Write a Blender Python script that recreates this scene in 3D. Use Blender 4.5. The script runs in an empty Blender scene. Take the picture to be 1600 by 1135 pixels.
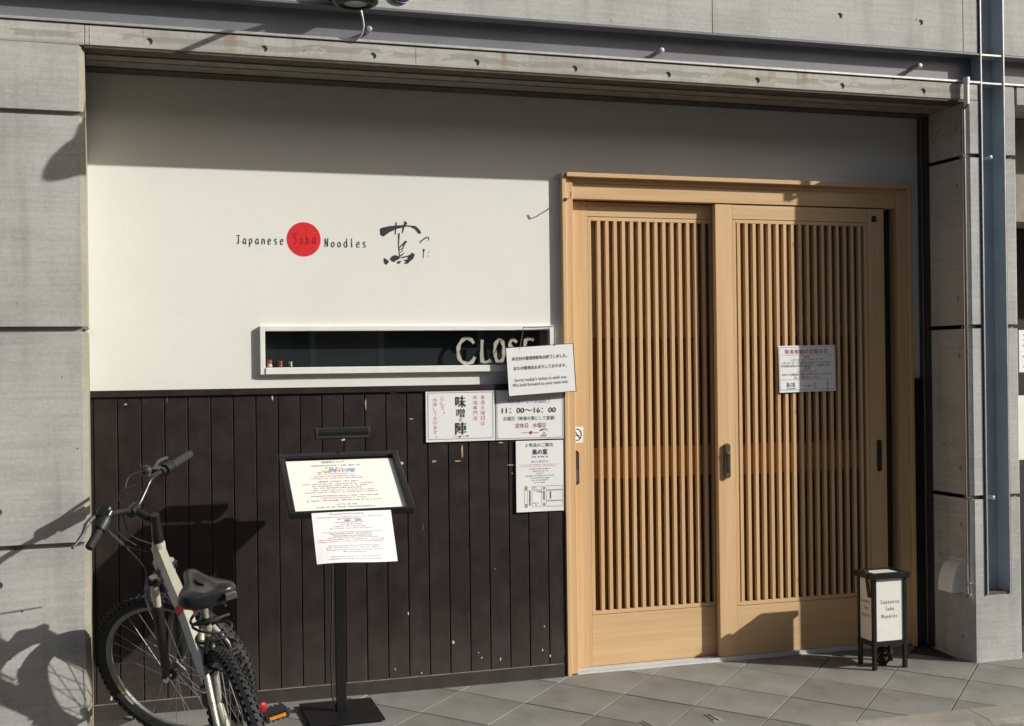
import bpy, bmesh, math, random
from mathutils import Vector, Matrix
R = math.radians
rnd = random.Random(7)
scene = bpy.context.scene
col = scene.collection

# ------------------------------------------------------------------ camera
YAW, PITCH, ROLL = 0.308260, 0.002019, -0.012543
FPX = 1950.0                                   # focal length in pixels of the 1600 x 1135 photograph
CAM = Vector((0.1064, -5.5142, 1.5768))
SY, SX = 0.05494, -0.00372                     # fall of the pavement towards the road
fwd = Vector((math.sin(YAW)*math.cos(PITCH), math.cos(YAW)*math.cos(PITCH), math.sin(PITCH)))
rt0 = Vector((math.cos(YAW), -math.sin(YAW), 0)); up0 = rt0.cross(fwd)
rt = rt0*math.cos(ROLL) + up0*math.sin(ROLL); up = up0*math.cos(ROLL) - rt0*math.sin(ROLL)
cd = bpy.data.cameras.new('camera'); cam = bpy.data.objects.new('camera', cd); col.objects.link(cam)
cam.matrix_world = Matrix(((rt.x, up.x, -fwd.x, CAM.x), (rt.y, up.y, -fwd.y, CAM.y), (rt.z, up.z, -fwd.z, CAM.z), (0, 0, 0, 1)))
cd.sensor_fit = 'HORIZONTAL'; cd.sensor_width = 36.0; cd.lens = 36.0*FPX/1600.0
cd.clip_start = 0.05; cd.clip_end = 500
scene.camera = cam

# ------------------------------------------------------------------ sky, sun, exposure
LDIR = Vector((-1.86, 1.0, -1.06)).normalized()        # the way the sunlight travels
w = bpy.data.worlds.new('World'); scene.world = w; w.use_nodes = True
nt = w.node_tree; bg = nt.nodes['Background']
sky = nt.nodes.new('ShaderNodeTexSky'); sky.sky_type = 'NISHITA'; sky.sun_disc = False
sky.sun_elevation = math.asin(-LDIR.z); sky.sun_rotation = math.atan2(-LDIR.x, -LDIR.y)
sky.altitude = 30; sky.air_density = 1.0; sky.dust_density = 4.0
nt.links.new(sky.outputs[0], bg.inputs[0]); bg.inputs[1].default_value = 0.080
sd = bpy.data.lights.new('sun', 'SUN'); sd.energy = 4.6; sd.angle = R(0.53); sd.color = (1.0, 0.985, 0.92)
sun = bpy.data.objects.new('sun', sd); col.objects.link(sun); sun.location = (6, -6, 7)
sun.rotation_euler = LDIR.to_track_quat('-Z', 'Y').to_euler()
vs = scene.view_settings
vs.view_transform = 'Standard'; vs.look = 'None'; vs.exposure = 0.20; vs.gamma = 1.0; vs.use_curve_mapping = False
scene.cycles.max_bounces = 8

# ------------------------------------------------------------------ photo pixel -> place
def ray(x, y): return fwd + rt*((x-800)/FPX) - up*((y-567.5)/FPX)
def onY(x, y, Y):
    d = ray(x, y); return CAM + d*((Y-CAM.y)/d.y)
def onX(x, y, X):
    d = ray(x, y); return CAM + d*((X-CAM.x)/d.x)
def onZ(x, y, Z):
    d = ray(x, y); return CAM + d*((Z-CAM.z)/d.z)
def onP(x, y, o, n):
    d = ray(x, y); return CAM + d*((o-CAM).dot(n)/d.dot(n))
def gz(X, Y): return SY*Y + SX*X

# ------------------------------------------------------------------ materials
MAT = {}
def new_mat(name):
    m = bpy.data.materials.new(name); m.use_nodes = True; MAT[name] = m
    return m, m.node_tree, m.node_tree.nodes['Principled BSDF']
def nd(t, kind, **kw):
    n = t.nodes.new(kind)
    for k, v in kw.items():
        if k.startswith('i_'): n.inputs[k[2:].replace('_', ' ')].default_value = v
        else: setattr(n, k, v)
    return n
def coords(t, scale=(1, 1, 1), rand=0.0):
    tc = nd(t, 'ShaderNodeTexCoord'); mp = nd(t, 'ShaderNodeMapping'); mp.inputs['Scale'].default_value = scale
    if rand:
        oi = nd(t, 'ShaderNodeObjectInfo'); mu = nd(t, 'ShaderNodeMath', operation='MULTIPLY'); mu.inputs[1].default_value = rand
        t.links.new(oi.outputs['Random'], mu.inputs[0])
        ad = nd(t, 'ShaderNodeVectorMath', operation='ADD'); t.links.new(tc.outputs['Object'], ad.inputs[0]); t.links.new(mu.outputs[0], ad.inputs[1])
        t.links.new(ad.outputs[0], mp.inputs[0])
    else: t.links.new(tc.outputs['Object'], mp.inputs[0])
    return mp.outputs[0]
def noise(t, vec, scale, detail=6, rough=.6, dist=0):
    n = nd(t, 'ShaderNodeTexNoise'); n.inputs['Scale'].default_value = scale; n.inputs['Detail'].default_value = detail
    n.inputs['Roughness'].default_value = rough; n.inputs['Distortion'].default_value = dist
    t.links.new(vec, n.inputs['Vector']); return n.outputs['Fac']
def ramp(t, fac, stops):
    r = nd(t, 'ShaderNodeValToRGB'); t.links.new(fac, r.inputs[0]); e = r.color_ramp.elements
    while len(e) < len(stops): e.new(.5)
    for k, (p, c) in enumerate(stops):
        e[k].position = p; e[k].color = (*c, 1) if len(c) == 3 else c
    return r.outputs[0]
def mixc(t, fac, a, b, mode='MIX'):
    m = nd(t, 'ShaderNodeMix', data_type='RGBA', blend_type=mode)
    for k, v in ((0, fac), (6, a), (7, b)):
        if hasattr(v, 'default_value'): t.links.new(v, m.inputs[k])
        elif k == 0: m.inputs[0].default_value = v
        else: m.inputs[k].default_value = (*v, 1)
    return m.outputs[2]
def bump(t, b, h, strength=.3, dist=.002):
    n = nd(t, 'ShaderNodeBump'); n.inputs['Strength'].default_value = strength; n.inputs['Distance'].default_value = dist
    t.links.new(h, n.inputs['Height']); t.links.new(n.outputs[0], b.inputs['Normal'])
def math1(t, op, a, b=None):
    m = nd(t, 'ShaderNodeMath', operation=op)
    for k, v in ((0, a), (1, b)):
        if v is None: continue
        if hasattr(v, 'default_value'): t.links.new(v, m.inputs[k])
        else: m.inputs[k].default_value = v
    return m.outputs[0]
def soft(t, f, lo, hi):
    r = nd(t, 'ShaderNodeMapRange'); r.interpolation_type = 'SMOOTHSTEP'; t.links.new(f, r.inputs[0]); r.inputs[1].default_value = lo; r.inputs[2].default_value = hi
    return r.outputs[0]
def plain(name, c, rough=.5, metal=0.0, var=.12, spec=.5, nscale=30, bstr=0, rand=0):
    m, t, b = new_mat(name); v = coords(t, rand=rand)
    f = noise(t, v, nscale, 5)
    lo = tuple(x*(1-var) for x in c); hi = tuple(min(1, x*(1+var)) for x in c)
    t.links.new(ramp(t, f, [(.3, lo), (.7, hi)]), b.inputs['Base Color'])
    b.inputs['Roughness'].default_value = rough; b.inputs['Metallic'].default_value = metal; b.inputs['Specular IOR Level'].default_value = spec
    if bstr: bump(t, b, f, bstr)
    return m
def concrete(name, base, warm, streak=True, stain=False, pores=True):
    m, t, b = new_mat(name); v = coords(t)
    big = noise(t, v, 1.6, 6, .62); fine = noise(t, v, 55, 6, .7)
    vs_ = coords(t, (2.2, 2.2, 60)); lines = noise(t, vs_, 1.0, 5, .7)
    c = ramp(t, big, [(.30, tuple(x*.72 for x in base)), (.52, base), (.75, warm)])
    c = mixc(t, .45, c, ramp(t, fine, [(.3, (.66, .66, .66)), (.7, (1.15, 1.15, 1.15))]), 'MULTIPLY')
    if streak: c = mixc(t, .5, c, ramp(t, lines, [(.3, (.72, .72, .71)), (.62, (1.1, 1.1, 1.1))]), 'MULTIPLY')
    vd = coords(t, (9, 9, .7)); drip = noise(t, vd, 1.0, 4, .6)
    c = mixc(t, .42, c, ramp(t, drip, [(.30, (.62, .61, .57)), (.5, (1.02, 1.02, 1.0))]), 'MULTIPLY')
    h = math1(t, 'ADD', math1(t, 'MULTIPLY', fine, .6), math1(t, 'MULTIPLY', lines, .5))
    if stain:
        # grey run marks along the lintel and rust running down from the steel
        sep = nd(t, 'ShaderNodeSeparateXYZ'); t.links.new(coords(t), sep.inputs[0])
        wob = noise(t, coords(t, (2.2, 1, 1)), 1.0, 4, .55); wob2 = noise(t, coords(t, (5.0, 1, 14)), 1.0, 5, .6)
        zc = math1(t, 'ADD', sep.outputs[2], math1(t, 'MULTIPLY', math1(t, 'SUBTRACT', wob, .5), -.10))
        band = math1(t, 'SUBTRACT', 1.0, math1(t, 'MULTIPLY', math1(t, 'ABSOLUTE', math1(t, 'SUBTRACT', zc, 2.984)), 60))
        bm_ = nd(t, 'ShaderNodeClamp'); t.links.new(math1(t, 'MULTIPLY', math1(t, 'MULTIPLY', band, 3.0), math1(t, 'GREATER_THAN', wob2, .45)), bm_.inputs[0])
        c = mixc(t, math1(t, 'MULTIPLY', bm_.outputs[0], .6), c, (.26, .245, .235))
        rv = noise(t, coords(t, (14, 1, .5)), 1.0, 3, .5); rv2 = noise(t, coords(t, (.9, 1, .3)), 1.0, 2, .5)
        top = nd(t, 'ShaderNodeMapRange'); t.links.new(sep.outputs[2], top.inputs[0])
        top.inputs[1].default_value = 2.93; top.inputs[2].default_value = 3.035
        rm = math1(t, 'MULTIPLY', math1(t, 'MULTIPLY', soft(t, rv, .53, .66), soft(t, rv2, .44, .60)), top.outputs[0])
        c = mixc(t, math1(t, 'MULTIPLY', rm, .85), c, (.26, .13, .05))
        yel = soft(t, noise(t, coords(t, (1.1, 1, .5)), 1.0, 4, .6), .48, .70); c = mixc(t, math1(t, 'MULTIPLY', yel, .45), c, (.38, .31, .16))
        low = nd(t, 'ShaderNodeMapRange'); t.links.new(math1(t, 'ADD', sep.outputs[2], math1(t, 'MULTIPLY', math1(t, 'SUBTRACT', wob2, .5), -.05)), low.inputs[0])
        low.inputs[1].default_value = 2.955; low.inputs[2].default_value = 2.935
        c = mixc(t, math1(t, 'MULTIPLY', low.outputs[0], .45), c, (.12, .10, .08))
    if pores:
        vo = nd(t, 'ShaderNodeTexVoronoi'); vo.inputs['Scale'].default_value = 13; t.links.new(v, vo.inputs['Vector'])
        pk = noise(t, v, 3.1, 2)
        lim = math1(t, 'MULTIPLY', math1(t, 'SUBTRACT', pk, .40), .34)
        hole = math1(t, 'LESS_THAN', vo.outputs['Distance'], lim)
        c = mixc(t, math1(t, 'MULTIPLY', hole, .8), c, (.07, .065, .06))
        h = math1(t, 'SUBTRACT', h, math1(t, 'MULTIPLY', hole, 1.5))
    t.links.new(c, b.inputs['Base Color']); b.inputs['Roughness'].default_value = .82; b.inputs['Specular IOR Level'].default_value = .3
    bump(t, b, h, .35, .003)
    return m
def wood(name, light, dark, grain, rough=.42, rand=7.0):
    m, t, b = new_mat(name)
    g = noise(t, coords(t, grain, rand), 1.0, 5, .6, .4); g2 = noise(t, coords(t, tuple(x*.22 for x in grain), rand), 1.0, 3, .5, .8)
    c = ramp(t, g, [(.28, dark), (.62, light)])
    c = mixc(t, .5, c, ramp(t, g2, [(.3, (.84, .80, .76)), (.7, (1.08, 1.07, 1.06))]), 'MULTIPLY')
    oi = nd(t, 'ShaderNodeObjectInfo')
    c = mixc(t, .6, c, ramp(t, oi.outputs['Random'], [(0, (.93, .92, .90)), (1, (1.05, 1.05, 1.05))]), 'MULTIPLY')
    t.links.new(c, b.inputs['Base Color']); b.inputs['Roughness'].default_value = rough; b.inputs['Specular IOR Level'].default_value = .35
    bump(t, b, g, .10, .001)
    return m
concrete('concrete', (.475, .475, .455), (.53, .525, .495))
concrete('lintel_concrete', (.50, .49, .45), (.56, .545, .485), stain=True)
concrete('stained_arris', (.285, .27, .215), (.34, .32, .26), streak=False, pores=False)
concrete('kerb_concrete', (.27, .25, .215), (.37, .35, .31), streak=False)
concrete('asphalt', (.27, .262, .245), (.33, .322, .30), streak=False, pores=False)
wood('wood_upright', (.69, .475, .265), (.61, .40, .205), (48, 48, 1.3))
wood('wood_level', (.69, .475, .265), (.61, .40, .205), (1.3, 48, 48))
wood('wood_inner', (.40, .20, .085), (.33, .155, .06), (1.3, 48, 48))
plain('soffit_board', (.22, .20, .16), .7, nscale=12, var=.2)
plain('soffit_dark', (.085, .065, .05), .8, nscale=18, var=.35)
plain('groove_concrete', (.24, .235, .22), .85, nscale=8)
plain('groove_dark', (.03, .028, .026), .9)
plain('steel_paint', (.19, .195, .21), .36, .15, .10, nscale=6)
plain('column_paint', (.33, .375, .42), .32, .1, .12, nscale=5)
plain('stud_grey', (.30, .30, .31), .5, .2, .1)
plain('steel_edge', (.60, .59, .57), .38, .5, .15)
plain('stainless', (.62, .62, .61), .22, 1.0, .06)
plain('aluminium', (.72, .72, .72), .35, .35, .08)
plain('black_metal', (.013, .013, .0145), .30, .1, .2)
plain('black_plastic', (.020, .020, .021), .5, 0, .25)
plain('rubber', (.017, .017, .018), .75, 0, .3, nscale=60)
plain('saddle_vinyl', (.020, .020, .021), .30, 0, .25, nscale=40, bstr=.15)
plain('champagne', (.50, .485, .39), .30, .3, .06)
plain('olive_grey', (.34, .33, .27), .35, .4, .1)
plain('chrome', (.75, .75, .74), .15, 1.0, .05)
plain('spoke_steel', (.30, .30, .30), .5, .5, .1)
plain('lever_grey', (.075, .075, .08), .38, .4, .1)
plain('rim_grey', (.22, .22, .225), .35, .7, .1)
plain('red_reflector', (.34, .012, .015), .45, spec=.25)
plain('red_tape', (.75, .03, .02), .45)
plain('orange_reflector', (.70, .24, .02), .2)
plain('lime_sticker', (.60, .68, .05), .4)
plain('white_paint', (.78, .78, .74), .5, nscale=14, var=.05)
plain('white_plastic', (.74, .73, .70), .35, var=.05)
plain('paper', (.80, .80, .80), .55, var=.02, nscale=8)
plain('paper_cream', (.80, .79, .72), .5, var=.02, nscale=8)
plain('lamp_acrylic', (.78, .77, .72), .3, var=.03)
plain('ink', (.025, .025, .03), .6)
plain('ink_grey', (.16, .16, .17), .6)
plain('ink_red', (.42, .05, .06), .6)
plain('ink_pink', (.66, .28, .28), .6)
plain('ink_blue', (.20, .26, .52), .6)
plain('tint_yellow', (.75, .76, .35), .6)
plain('tint_blue', (.30, .40, .70), .6)
plain('tint_pink', (.75, .42, .48), .6)
plain('tint_teal', (.35, .58, .62), .6)
plain('disc_red', (.72, .018, .022), .5)
plain('letter_cream', (.40, .39, .33), .5)
plain('sign_blue', (.03, .04, .16), .4)
plain('red_glaze', (.55, .07, .04), .25)
plain('cream_glaze', (.70, .62, .48), .25)
plain('noren_cloth', (.30, .235, .185), .9, nscale=10)
plain('room_dark', (.035, .025, .02), .9)
plain('brass', (.35, .30, .18), .3, .9, .2)
plain('cable_white', (.75, .74, .70), .4)
plain('grout', (.035, .034, .031), .9)
plain('dark_trim', (.038, .036, .034), .4)
# painted render
m, t, b = new_mat('plaster'); v = coords(t)
f1 = noise(t, v, 120, 5, .65); f2 = noise(t, v, 18, 5, .6); f3 = noise(t, v, 1.3, 4, .55)
c = ramp(t, f3, [(.3, (.755, .755, .70)), (.7, (.80, .80, .755))])
t.links.new(mixc(t, .12, c, ramp(t, f1, [(.3, (.75, .75, .75)), (.7, (1.1, 1.1, 1.1))]), 'MULTIPLY'), b.inputs['Base Color'])
b.inputs['Roughness'].default_value = .75; b.inputs['Specular IOR Level'].default_value = .2
bump(t, b, math1(t, 'ADD', math1(t, 'MULTIPLY', f1, .5), f2), .25, .003)
# dark brown paint with chips and scuffs
m, t, b = new_mat('brown_paint'); v = coords(t, (1, 1, 1), 9.0)
g = noise(t, coords(t, (50, 50, 2), 9.0), 1.0, 5, .6); s = noise(t, v, 9, 5, .7); k = noise(t, coords(t, (1.0, 1.0, .55), 9.0), 34, 3, .5)
c = ramp(t, s, [(.3, (.015, .0100, .0100)), (.7, (.027, .0185, .0180))])
c = mixc(t, .4, c, ramp(t, g, [(.3, (.7, .7, .7)), (.7, (1.25, 1.2, 1.2))]), 'MULTIPLY')
geo = nd(t, 'ShaderNodeNewGeometry'); sp_ = nd(t, 'ShaderNodeSeparateXYZ'); t.links.new(geo.outputs['Position'], sp_.inputs[0])
mr_ = nd(t, 'ShaderNodeMapRange'); t.links.new(math1(t, 'ADD', sp_.outputs[2], math1(t, 'MULTIPLY', math1(t, 'SUBTRACT', noise(t, coords(t, (1, 1, .3), 9.0), 14, 4), .5), .5)), mr_.inputs[0])
mr_.inputs[1].default_value = .42; mr_.inputs[2].default_value = .0
c = mixc(t, math1(t, 'MULTIPLY', mr_.outputs[0], .22), c, (.16, .145, .125))
chip = math1(t, 'GREATER_THAN', k, .775)
c = mixc(t, chip, c, (.36, .28, .19))
scr = math1(t, 'GREATER_THAN', noise(t, coords(t, (30, 30, 5), 9.0), 1.0, 2, .4), .80)
c = mixc(t, math1(t, 'MULTIPLY', scr, .35), c, (.25, .22, .20))
t.links.new(c, b.inputs['Base Color']); t.links.new(ramp(t, s, [(.3, (.42,)*3), (.7, (.58,)*3)]), b.inputs['Roughness'])
b.inputs['Specular IOR Level'].default_value = .35; bump(t, b, g, .18, .001)
# stone paving
m, t, b = new_mat('paving'); v = coords(t, (1, 1, 1), 5.0)
f1 = noise(t, v, 260, 3, .7); f2 = noise(t, v, 5, 5, .6); f3 = noise(t, coords(t), .9, 5, .6)
oi = nd(t, 'ShaderNodeObjectInfo')
c = ramp(t, oi.outputs['Random'], [(0, (.190, .189, .174)), (1, (.232, .231, .215))])
c = mixc(t, .5, c, ramp(t, f1, [(.3, (.70, .70, .70)), (.7, (1.25, 1.25, 1.25))]), 'MULTIPLY')
c = mixc(t, .6, c, ramp(t, f2, [(.3, (.82, .81, .79)), (.7, (1.12, 1.12, 1.12))]), 'MULTIPLY')
c = mixc(t, .7, c, ramp(t, f3, [(.35, (.80, .78, .74)), (.65, (1.1, 1.1, 1.1))]), 'MULTIPLY')
vp = noise(t, coords(t), 2.3, 6, .7, .6); c = mixc(t, .55, c, ramp(t, vp, [(.36, (.66, .64, .60)), (.5, (1, 1, 1)), (.72, (1.12, 1.11, 1.08))]), 'MULTIPLY')
gum = nd(t, 'ShaderNodeTexVoronoi'); gum.inputs['Scale'].default_value = 7.5; geo = nd(t, 'ShaderNodeNewGeometry'); t.links.new(geo.outputs['Position'], gum.inputs['Vector'])
sel = math1(t, 'LESS_THAN', gum.outputs['Distance'], math1(t, 'MULTIPLY', math1(t, 'SUBTRACT', noise(t, geo.outputs['Position'], 4.0, 1), .50), .55))
c = mixc(t, math1(t, 'MULTIPLY', sel, .45), c, (.10, .098, .09))
t.links.new(c, b.inputs['Base Color']); b.inputs['Roughness'].default_value = .7; b.inputs['Specular IOR Level'].default_value = .3
bump(t, b, f1, .25, .001)
# glass
def glass(name, tint, gloss_rough=.02):
    m = bpy.data.materials.new(name); m.use_nodes = True; MAT[name] = m; t = m.node_tree
    t.nodes.remove(t.nodes['Principled BSDF']); out = t.nodes['Material Output']
    tr = nd(t, 'ShaderNodeBsdfTransparent'); tr.inputs[0].default_value = (*tint, 1)
    gl = nd(t, 'ShaderNodeBsdfGlossy'); gl.inputs['Roughness'].default_value = gloss_rough
    lw = nd(t, 'ShaderNodeLayerWeight'); lw.inputs[0].default_value = .5
    frf = math1(t, 'ADD', math1(t, 'MULTIPLY', math1(t, 'POWER', lw.outputs['Facing'], 5.0), .9), .045)
    wv = noise(t, coords(t), 6, 2); bp_ = nd(t, 'ShaderNodeBump'); bp_.inputs['Strength'].default_value = .03; t.links.new(wv, bp_.inputs['Height'])
    t.links.new(bp_.outputs[0], gl.inputs['Normal'])
    mx = nd(t, 'ShaderNodeMixShader'); t.links.new(frf, mx.inputs[0]); t.links.new(tr.outputs[0], mx.inputs[1]); t.links.new(gl.outputs[0], mx.inputs[2])
    t.links.new(mx.outputs[0], out.inputs[0])
def film(name, c1, c2, fac):
    glass(name, (.5, .45, .4), .08); m = MAT[name]; t = m.node_tree; mx = [n for n in t.nodes if n.type == 'MIX_SHADER'][0]
    df = nd(t, 'ShaderNodeBsdfDiffuse'); t.links.new(ramp(t, noise(t, coords(t, (9, 9, 1.2)), 1.0, 4), [(.3, c1), (.7, c2)]), df.inputs[0])
    m2 = nd(t, 'ShaderNodeMixShader'); m2.inputs[0].default_value = fac
    tr = [n for n in t.nodes if n.type == 'BSDF_TRANSPARENT'][0]
    t.links.new(tr.outputs[0], m2.inputs[1]); t.links.new(df.outputs[0], m2.inputs[2]); t.links.new(m2.outputs[0], mx.inputs[1])
film('film_upper', (.27, .20, .15), (.38, .29, .22), .8); film('film_lower', (.17, .095, .07), (.22, .125, .09), .75)
glass('window_glass', (.84, .87, .87)); glass('door_glass', (.55, .50, .44), .08)

# ------------------------------------------------------------------ mesh helpers
class MB:
    def __init__(s): s.v = []; s.f = []; s.m = []; s.lines = {}
    def add(s, vs, fs, mi=0):
        o = len(s.v); s.v += [tuple(p) for p in vs]; s.f += [tuple(i+o for i in f) for f in fs]; s.m += [mi]*len(fs); return s
    def box(s, x0, x1, y0, y1, z0, z1, mi=0):
        vs = [(x, y, z) for x in (x0, x1) for y in (y0, y1) for z in (z0, z1)]
        return s.add(vs, [(0, 1, 3, 2), (4, 6, 7, 5), (0, 4, 5, 1), (2, 3, 7, 6), (0, 2, 6, 4), (1, 5, 7, 3)], mi)
    def obox(s, o, a, b, c, ha, hb, hc, mi=0):
        o = Vector(o); vs = [o+Vector(a)*(i*ha)+Vector(b)*(j*hb)+Vector(c)*(k*hc) for i in (-1, 1) for j in (-1, 1) for k in (-1, 1)]
        return s.add(vs, [(0, 1, 3, 2), (4, 6, 7, 5), (0, 4, 5, 1), (2, 3, 7, 6), (0, 2, 6, 4), (1, 5, 7, 3)], mi)
    def tube(s, pts, rad, n=10, caps=True, mi=0, closed=False):
        pts = [Vector(p) for p in pts]; N = len(pts)
        rads = rad if isinstance(rad, (list, tuple)) else [rad]*N
        def tg(i):
            if closed: return (pts[(i+1) % N]-pts[i-1]).normalized()
            return (pts[min(i+1, N-1)]-pts[max(i-1, 0)]).normalized()
        t0 = tg(0); a = t0.cross(Vector((0, 0, 1)))
        if a.length < .1: a = t0.cross(Vector((1, 0, 0)))
        a.normalize(); vs = []
        for i, p in enumerate(pts):
            t_ = tg(i); a = (a - t_*a.dot(t_)).normalized(); b_ = t_.cross(a)
            vs += [p + (a*math.cos(2*math.pi*k/n)+b_*math.sin(2*math.pi*k/n))*rads[i] for k in range(n)]
        fs = []
        M = N if closed else N-1
        for i in range(M):
            j = (i+1) % N
            fs += [(i*n+k, i*n+(k+1) % n, j*n+(k+1) % n, j*n+k) for k in range(n)]
        if caps and not closed: fs += [tuple(range(n-1, -1, -1)), tuple((N-1)*n+k for k in range(n))]
        return s.add(vs, fs, mi)
    def lathe(s, o, ax, prof, n=20, mi=0):
        o = Vector(o); ax = Vector(ax).normalized(); a = ax.cross(Vector((0, 0, 1)))
        if a.length < .1: a = ax.cross(Vector((1, 0, 0)))
        a.normalize(); b_ = ax.cross(a); vs = []
        for (r, h) in prof: vs += [o+ax*h+(a*math.cos(2*math.pi*k/n)+b_*math.sin(2*math.pi*k/n))*r for k in range(n)]
        fs = []
        for i in range(len(prof)-1): fs += [(i*n+k, i*n+(k+1) % n, (i+1)*n+(k+1) % n, (i+1)*n+k) for k in range(n)]
        fs += [tuple(range(n-1, -1, -1)), tuple((len(prof)-1)*n+k for k in range(n))]
        return s.add(vs, fs, mi)
    def mesh(s, name, bevel=0, seg=1):
        me = bpy.data.meshes.new(name); me.from_pydata(s.v, [], s.f); me.update()
        if any(s.m): me.polygons.foreach_set('material_index', s.m)
        bm = bmesh.new(); bm.from_mesh(me); bmesh.ops.recalc_face_normals(bm, faces=bm.faces)
        if bevel: bmesh.ops.bevel(bm, geom=list(bm.edges), offset=bevel, segments=seg, affect='EDGES', clamp_overlap=True)
        bm.to_mesh(me); bm.free()
        return me
def obj(name, mb, mat, parent=None, bevel=0, smooth=False, loc=None, seg=1):
    if isinstance(mb, MB) and mb.lines:                # print: one mesh for each line of writing, the unreadable rest together
        for sub in mb.lines.values(): o = obj('text_line', sub, mat, parent)
        mb.lines = {}
        return tag(obj(name, mb, mat, parent), kind='stuff') if mb.v else o
    me = mb if isinstance(mb, bpy.types.Mesh) else mb.mesh(name, bevel, seg)
    if mat and not me.materials: me.materials.append(MAT[mat])
    if smooth:
        me.polygons.foreach_set('use_smooth', [True]*len(me.polygons))
        try: me.set_sharp_from_angle(angle=R(40))
        except Exception: pass
    o = bpy.data.objects.new(name, me); col.objects.link(o)
    if loc is not None: o.location = loc
    if parent is not None: o.parent = parent
    return o
def box(name, x0, x1, y0, y1, z0, z1, mat, parent=None, bevel=0): return obj(name, MB().box(x0, x1, y0, y1, z0, z1), mat, parent, bevel)
def tag(o, label=None, cat=None, group=None, kind=None):
    for k, v_ in (('label', label), ('category', cat), ('group', group), ('kind', kind)):
        if v_: o[k] = v_
    return o
def thing(name, label, cat, group=None):
    return tag(bpy.data.objects.new(name, None), label, cat, group) if False else _thing(name, label, cat, group)
def _thing(name, label, cat, group):
    o = bpy.data.objects.new(name, None); o.empty_display_size = .05; col.objects.link(o); return tag(o, label, cat, group)

# ------------------------------------------------------------------ lettering helpers
_fc = bpy.data.curves.new('lettering_source', 'FONT'); _fo = bpy.data.objects.new('lettering_source', _fc); col.objects.link(_fo)
_fc.resolution_u = 2
_cache = {}
def glyphs(body):
    if body in _cache: return _cache[body]
    _fc.body = body; dg = bpy.context.evaluated_depsgraph_get(); dg.update()
    me = bpy.data.meshes.new_from_object(_fo.evaluated_get(dg))
    vs = [v_.co.copy() for v_ in me.vertices]; fs = [tuple(p.vertices) for p in me.polygons]; bpy.data.meshes.remove(me)
    if not vs: vs, fs = [Vector((0, 0, 0)), Vector((.01, 0, 0)), Vector((0, .01, 0))], [(0, 1, 2)]
    _cache[body] = (vs, fs); return vs, fs
class Plane3:
    bend = None
    """a flat sheet: O = top left corner, ex / ey unit vectors right / down, size in metres"""
    def __init__(s, O, ex, ey, W, H): s.O, s.ex, s.ey, s.W, s.H = Vector(O), Vector(ex).normalized(), Vector(ey).normalized(), W, H; s.n = s.ex.cross(s.ey).normalized()
    def p(s, u, v_, d=0):
        if s.bend:
            a, b_, ph = s.bend; uu, vv = u/s.W, v_/s.H
            d = d + a*math.sin(uu*math.pi*1.1+ph)*(.35+.65*vv) + b_*vv*vv*math.sin(uu*5.0+ph*2)
        return s.O + s.ex*u + s.ey*v_ - s.n*d
# n = ex x ey points into the wall, so -n faces the street
def put_text(mb, pl, body, u, v_, wd, ht, d=.0015, mi=0, key=None):
    """fit body into a box wd x ht centred on (u, v_) of the sheet"""
    vs, fs = glyphs(body)
    x0, x1 = min(p.x for p in vs), max(p.x for p in vs); y0, y1 = min(p.y for p in vs), max(p.y for p in vs)
    sx, sy_ = wd/max(1e-6, x1-x0), ht/max(1e-6, y1-y0)
    mb = mb.lines.setdefault(key or body, MB())
    mb.add([pl.p(u+(p.x-(x0+x1)/2)*sx, v_-(p.y-(y0+y1)/2)*sy_, d) for p in vs], fs, mi)
def put_column(mb, pl, body, u, v0, size, pitch, d=.0015):
    for k, ch in enumerate(body):
        s_ = size*.45 if ch in '、。' else size
        put_text(mb, pl, ch, u+(size*.3 if ch in '、。' else 0), v0+k*pitch, s_*.92, s_*(.9 if ch not in '、。' else 1), d, key=body)
def put_rect(mb, pl, u0, u1, v0, v1, d=.001): mb.add([pl.p(u0, v0, d), pl.p(u1, v0, d), pl.p(u1, v1, d), pl.p(u0, v1, d)], [(0, 1, 2, 3)])
def put_frame(mb, pl, u0, u1, v0, v1, t_, d=.001):
    put_rect(mb, pl, u0, u1, v0, v0+t_, d); put_rect(mb, pl, u0, u1, v1-t_, v1, d); put_rect(mb, pl, u0, u0+t_, v0, v1, d); put_rect(mb, pl, u1-t_, u1, v0, v1, d)
def put_marks(mb, pl, u, v_, wd, ht, d=.0012):
    """a line of print too small to read: one small mark per character"""
    x = u-wd/2
    while x < u+wd/2:
        cw = ht*rnd.uniform(.45, .85)
        if rnd.random() > .12:
            a = v_-ht*rnd.uniform(.25, .5); b_ = v_+ht*rnd.uniform(.2, .5)
            put_rect(mb, pl, x, x+cw*.75, a, a+ht*.22, d); put_rect(mb, pl, x+cw*rnd.uniform(.1, .5), x+cw*.6, a, b_, d)
        x += cw*1.1
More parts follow.
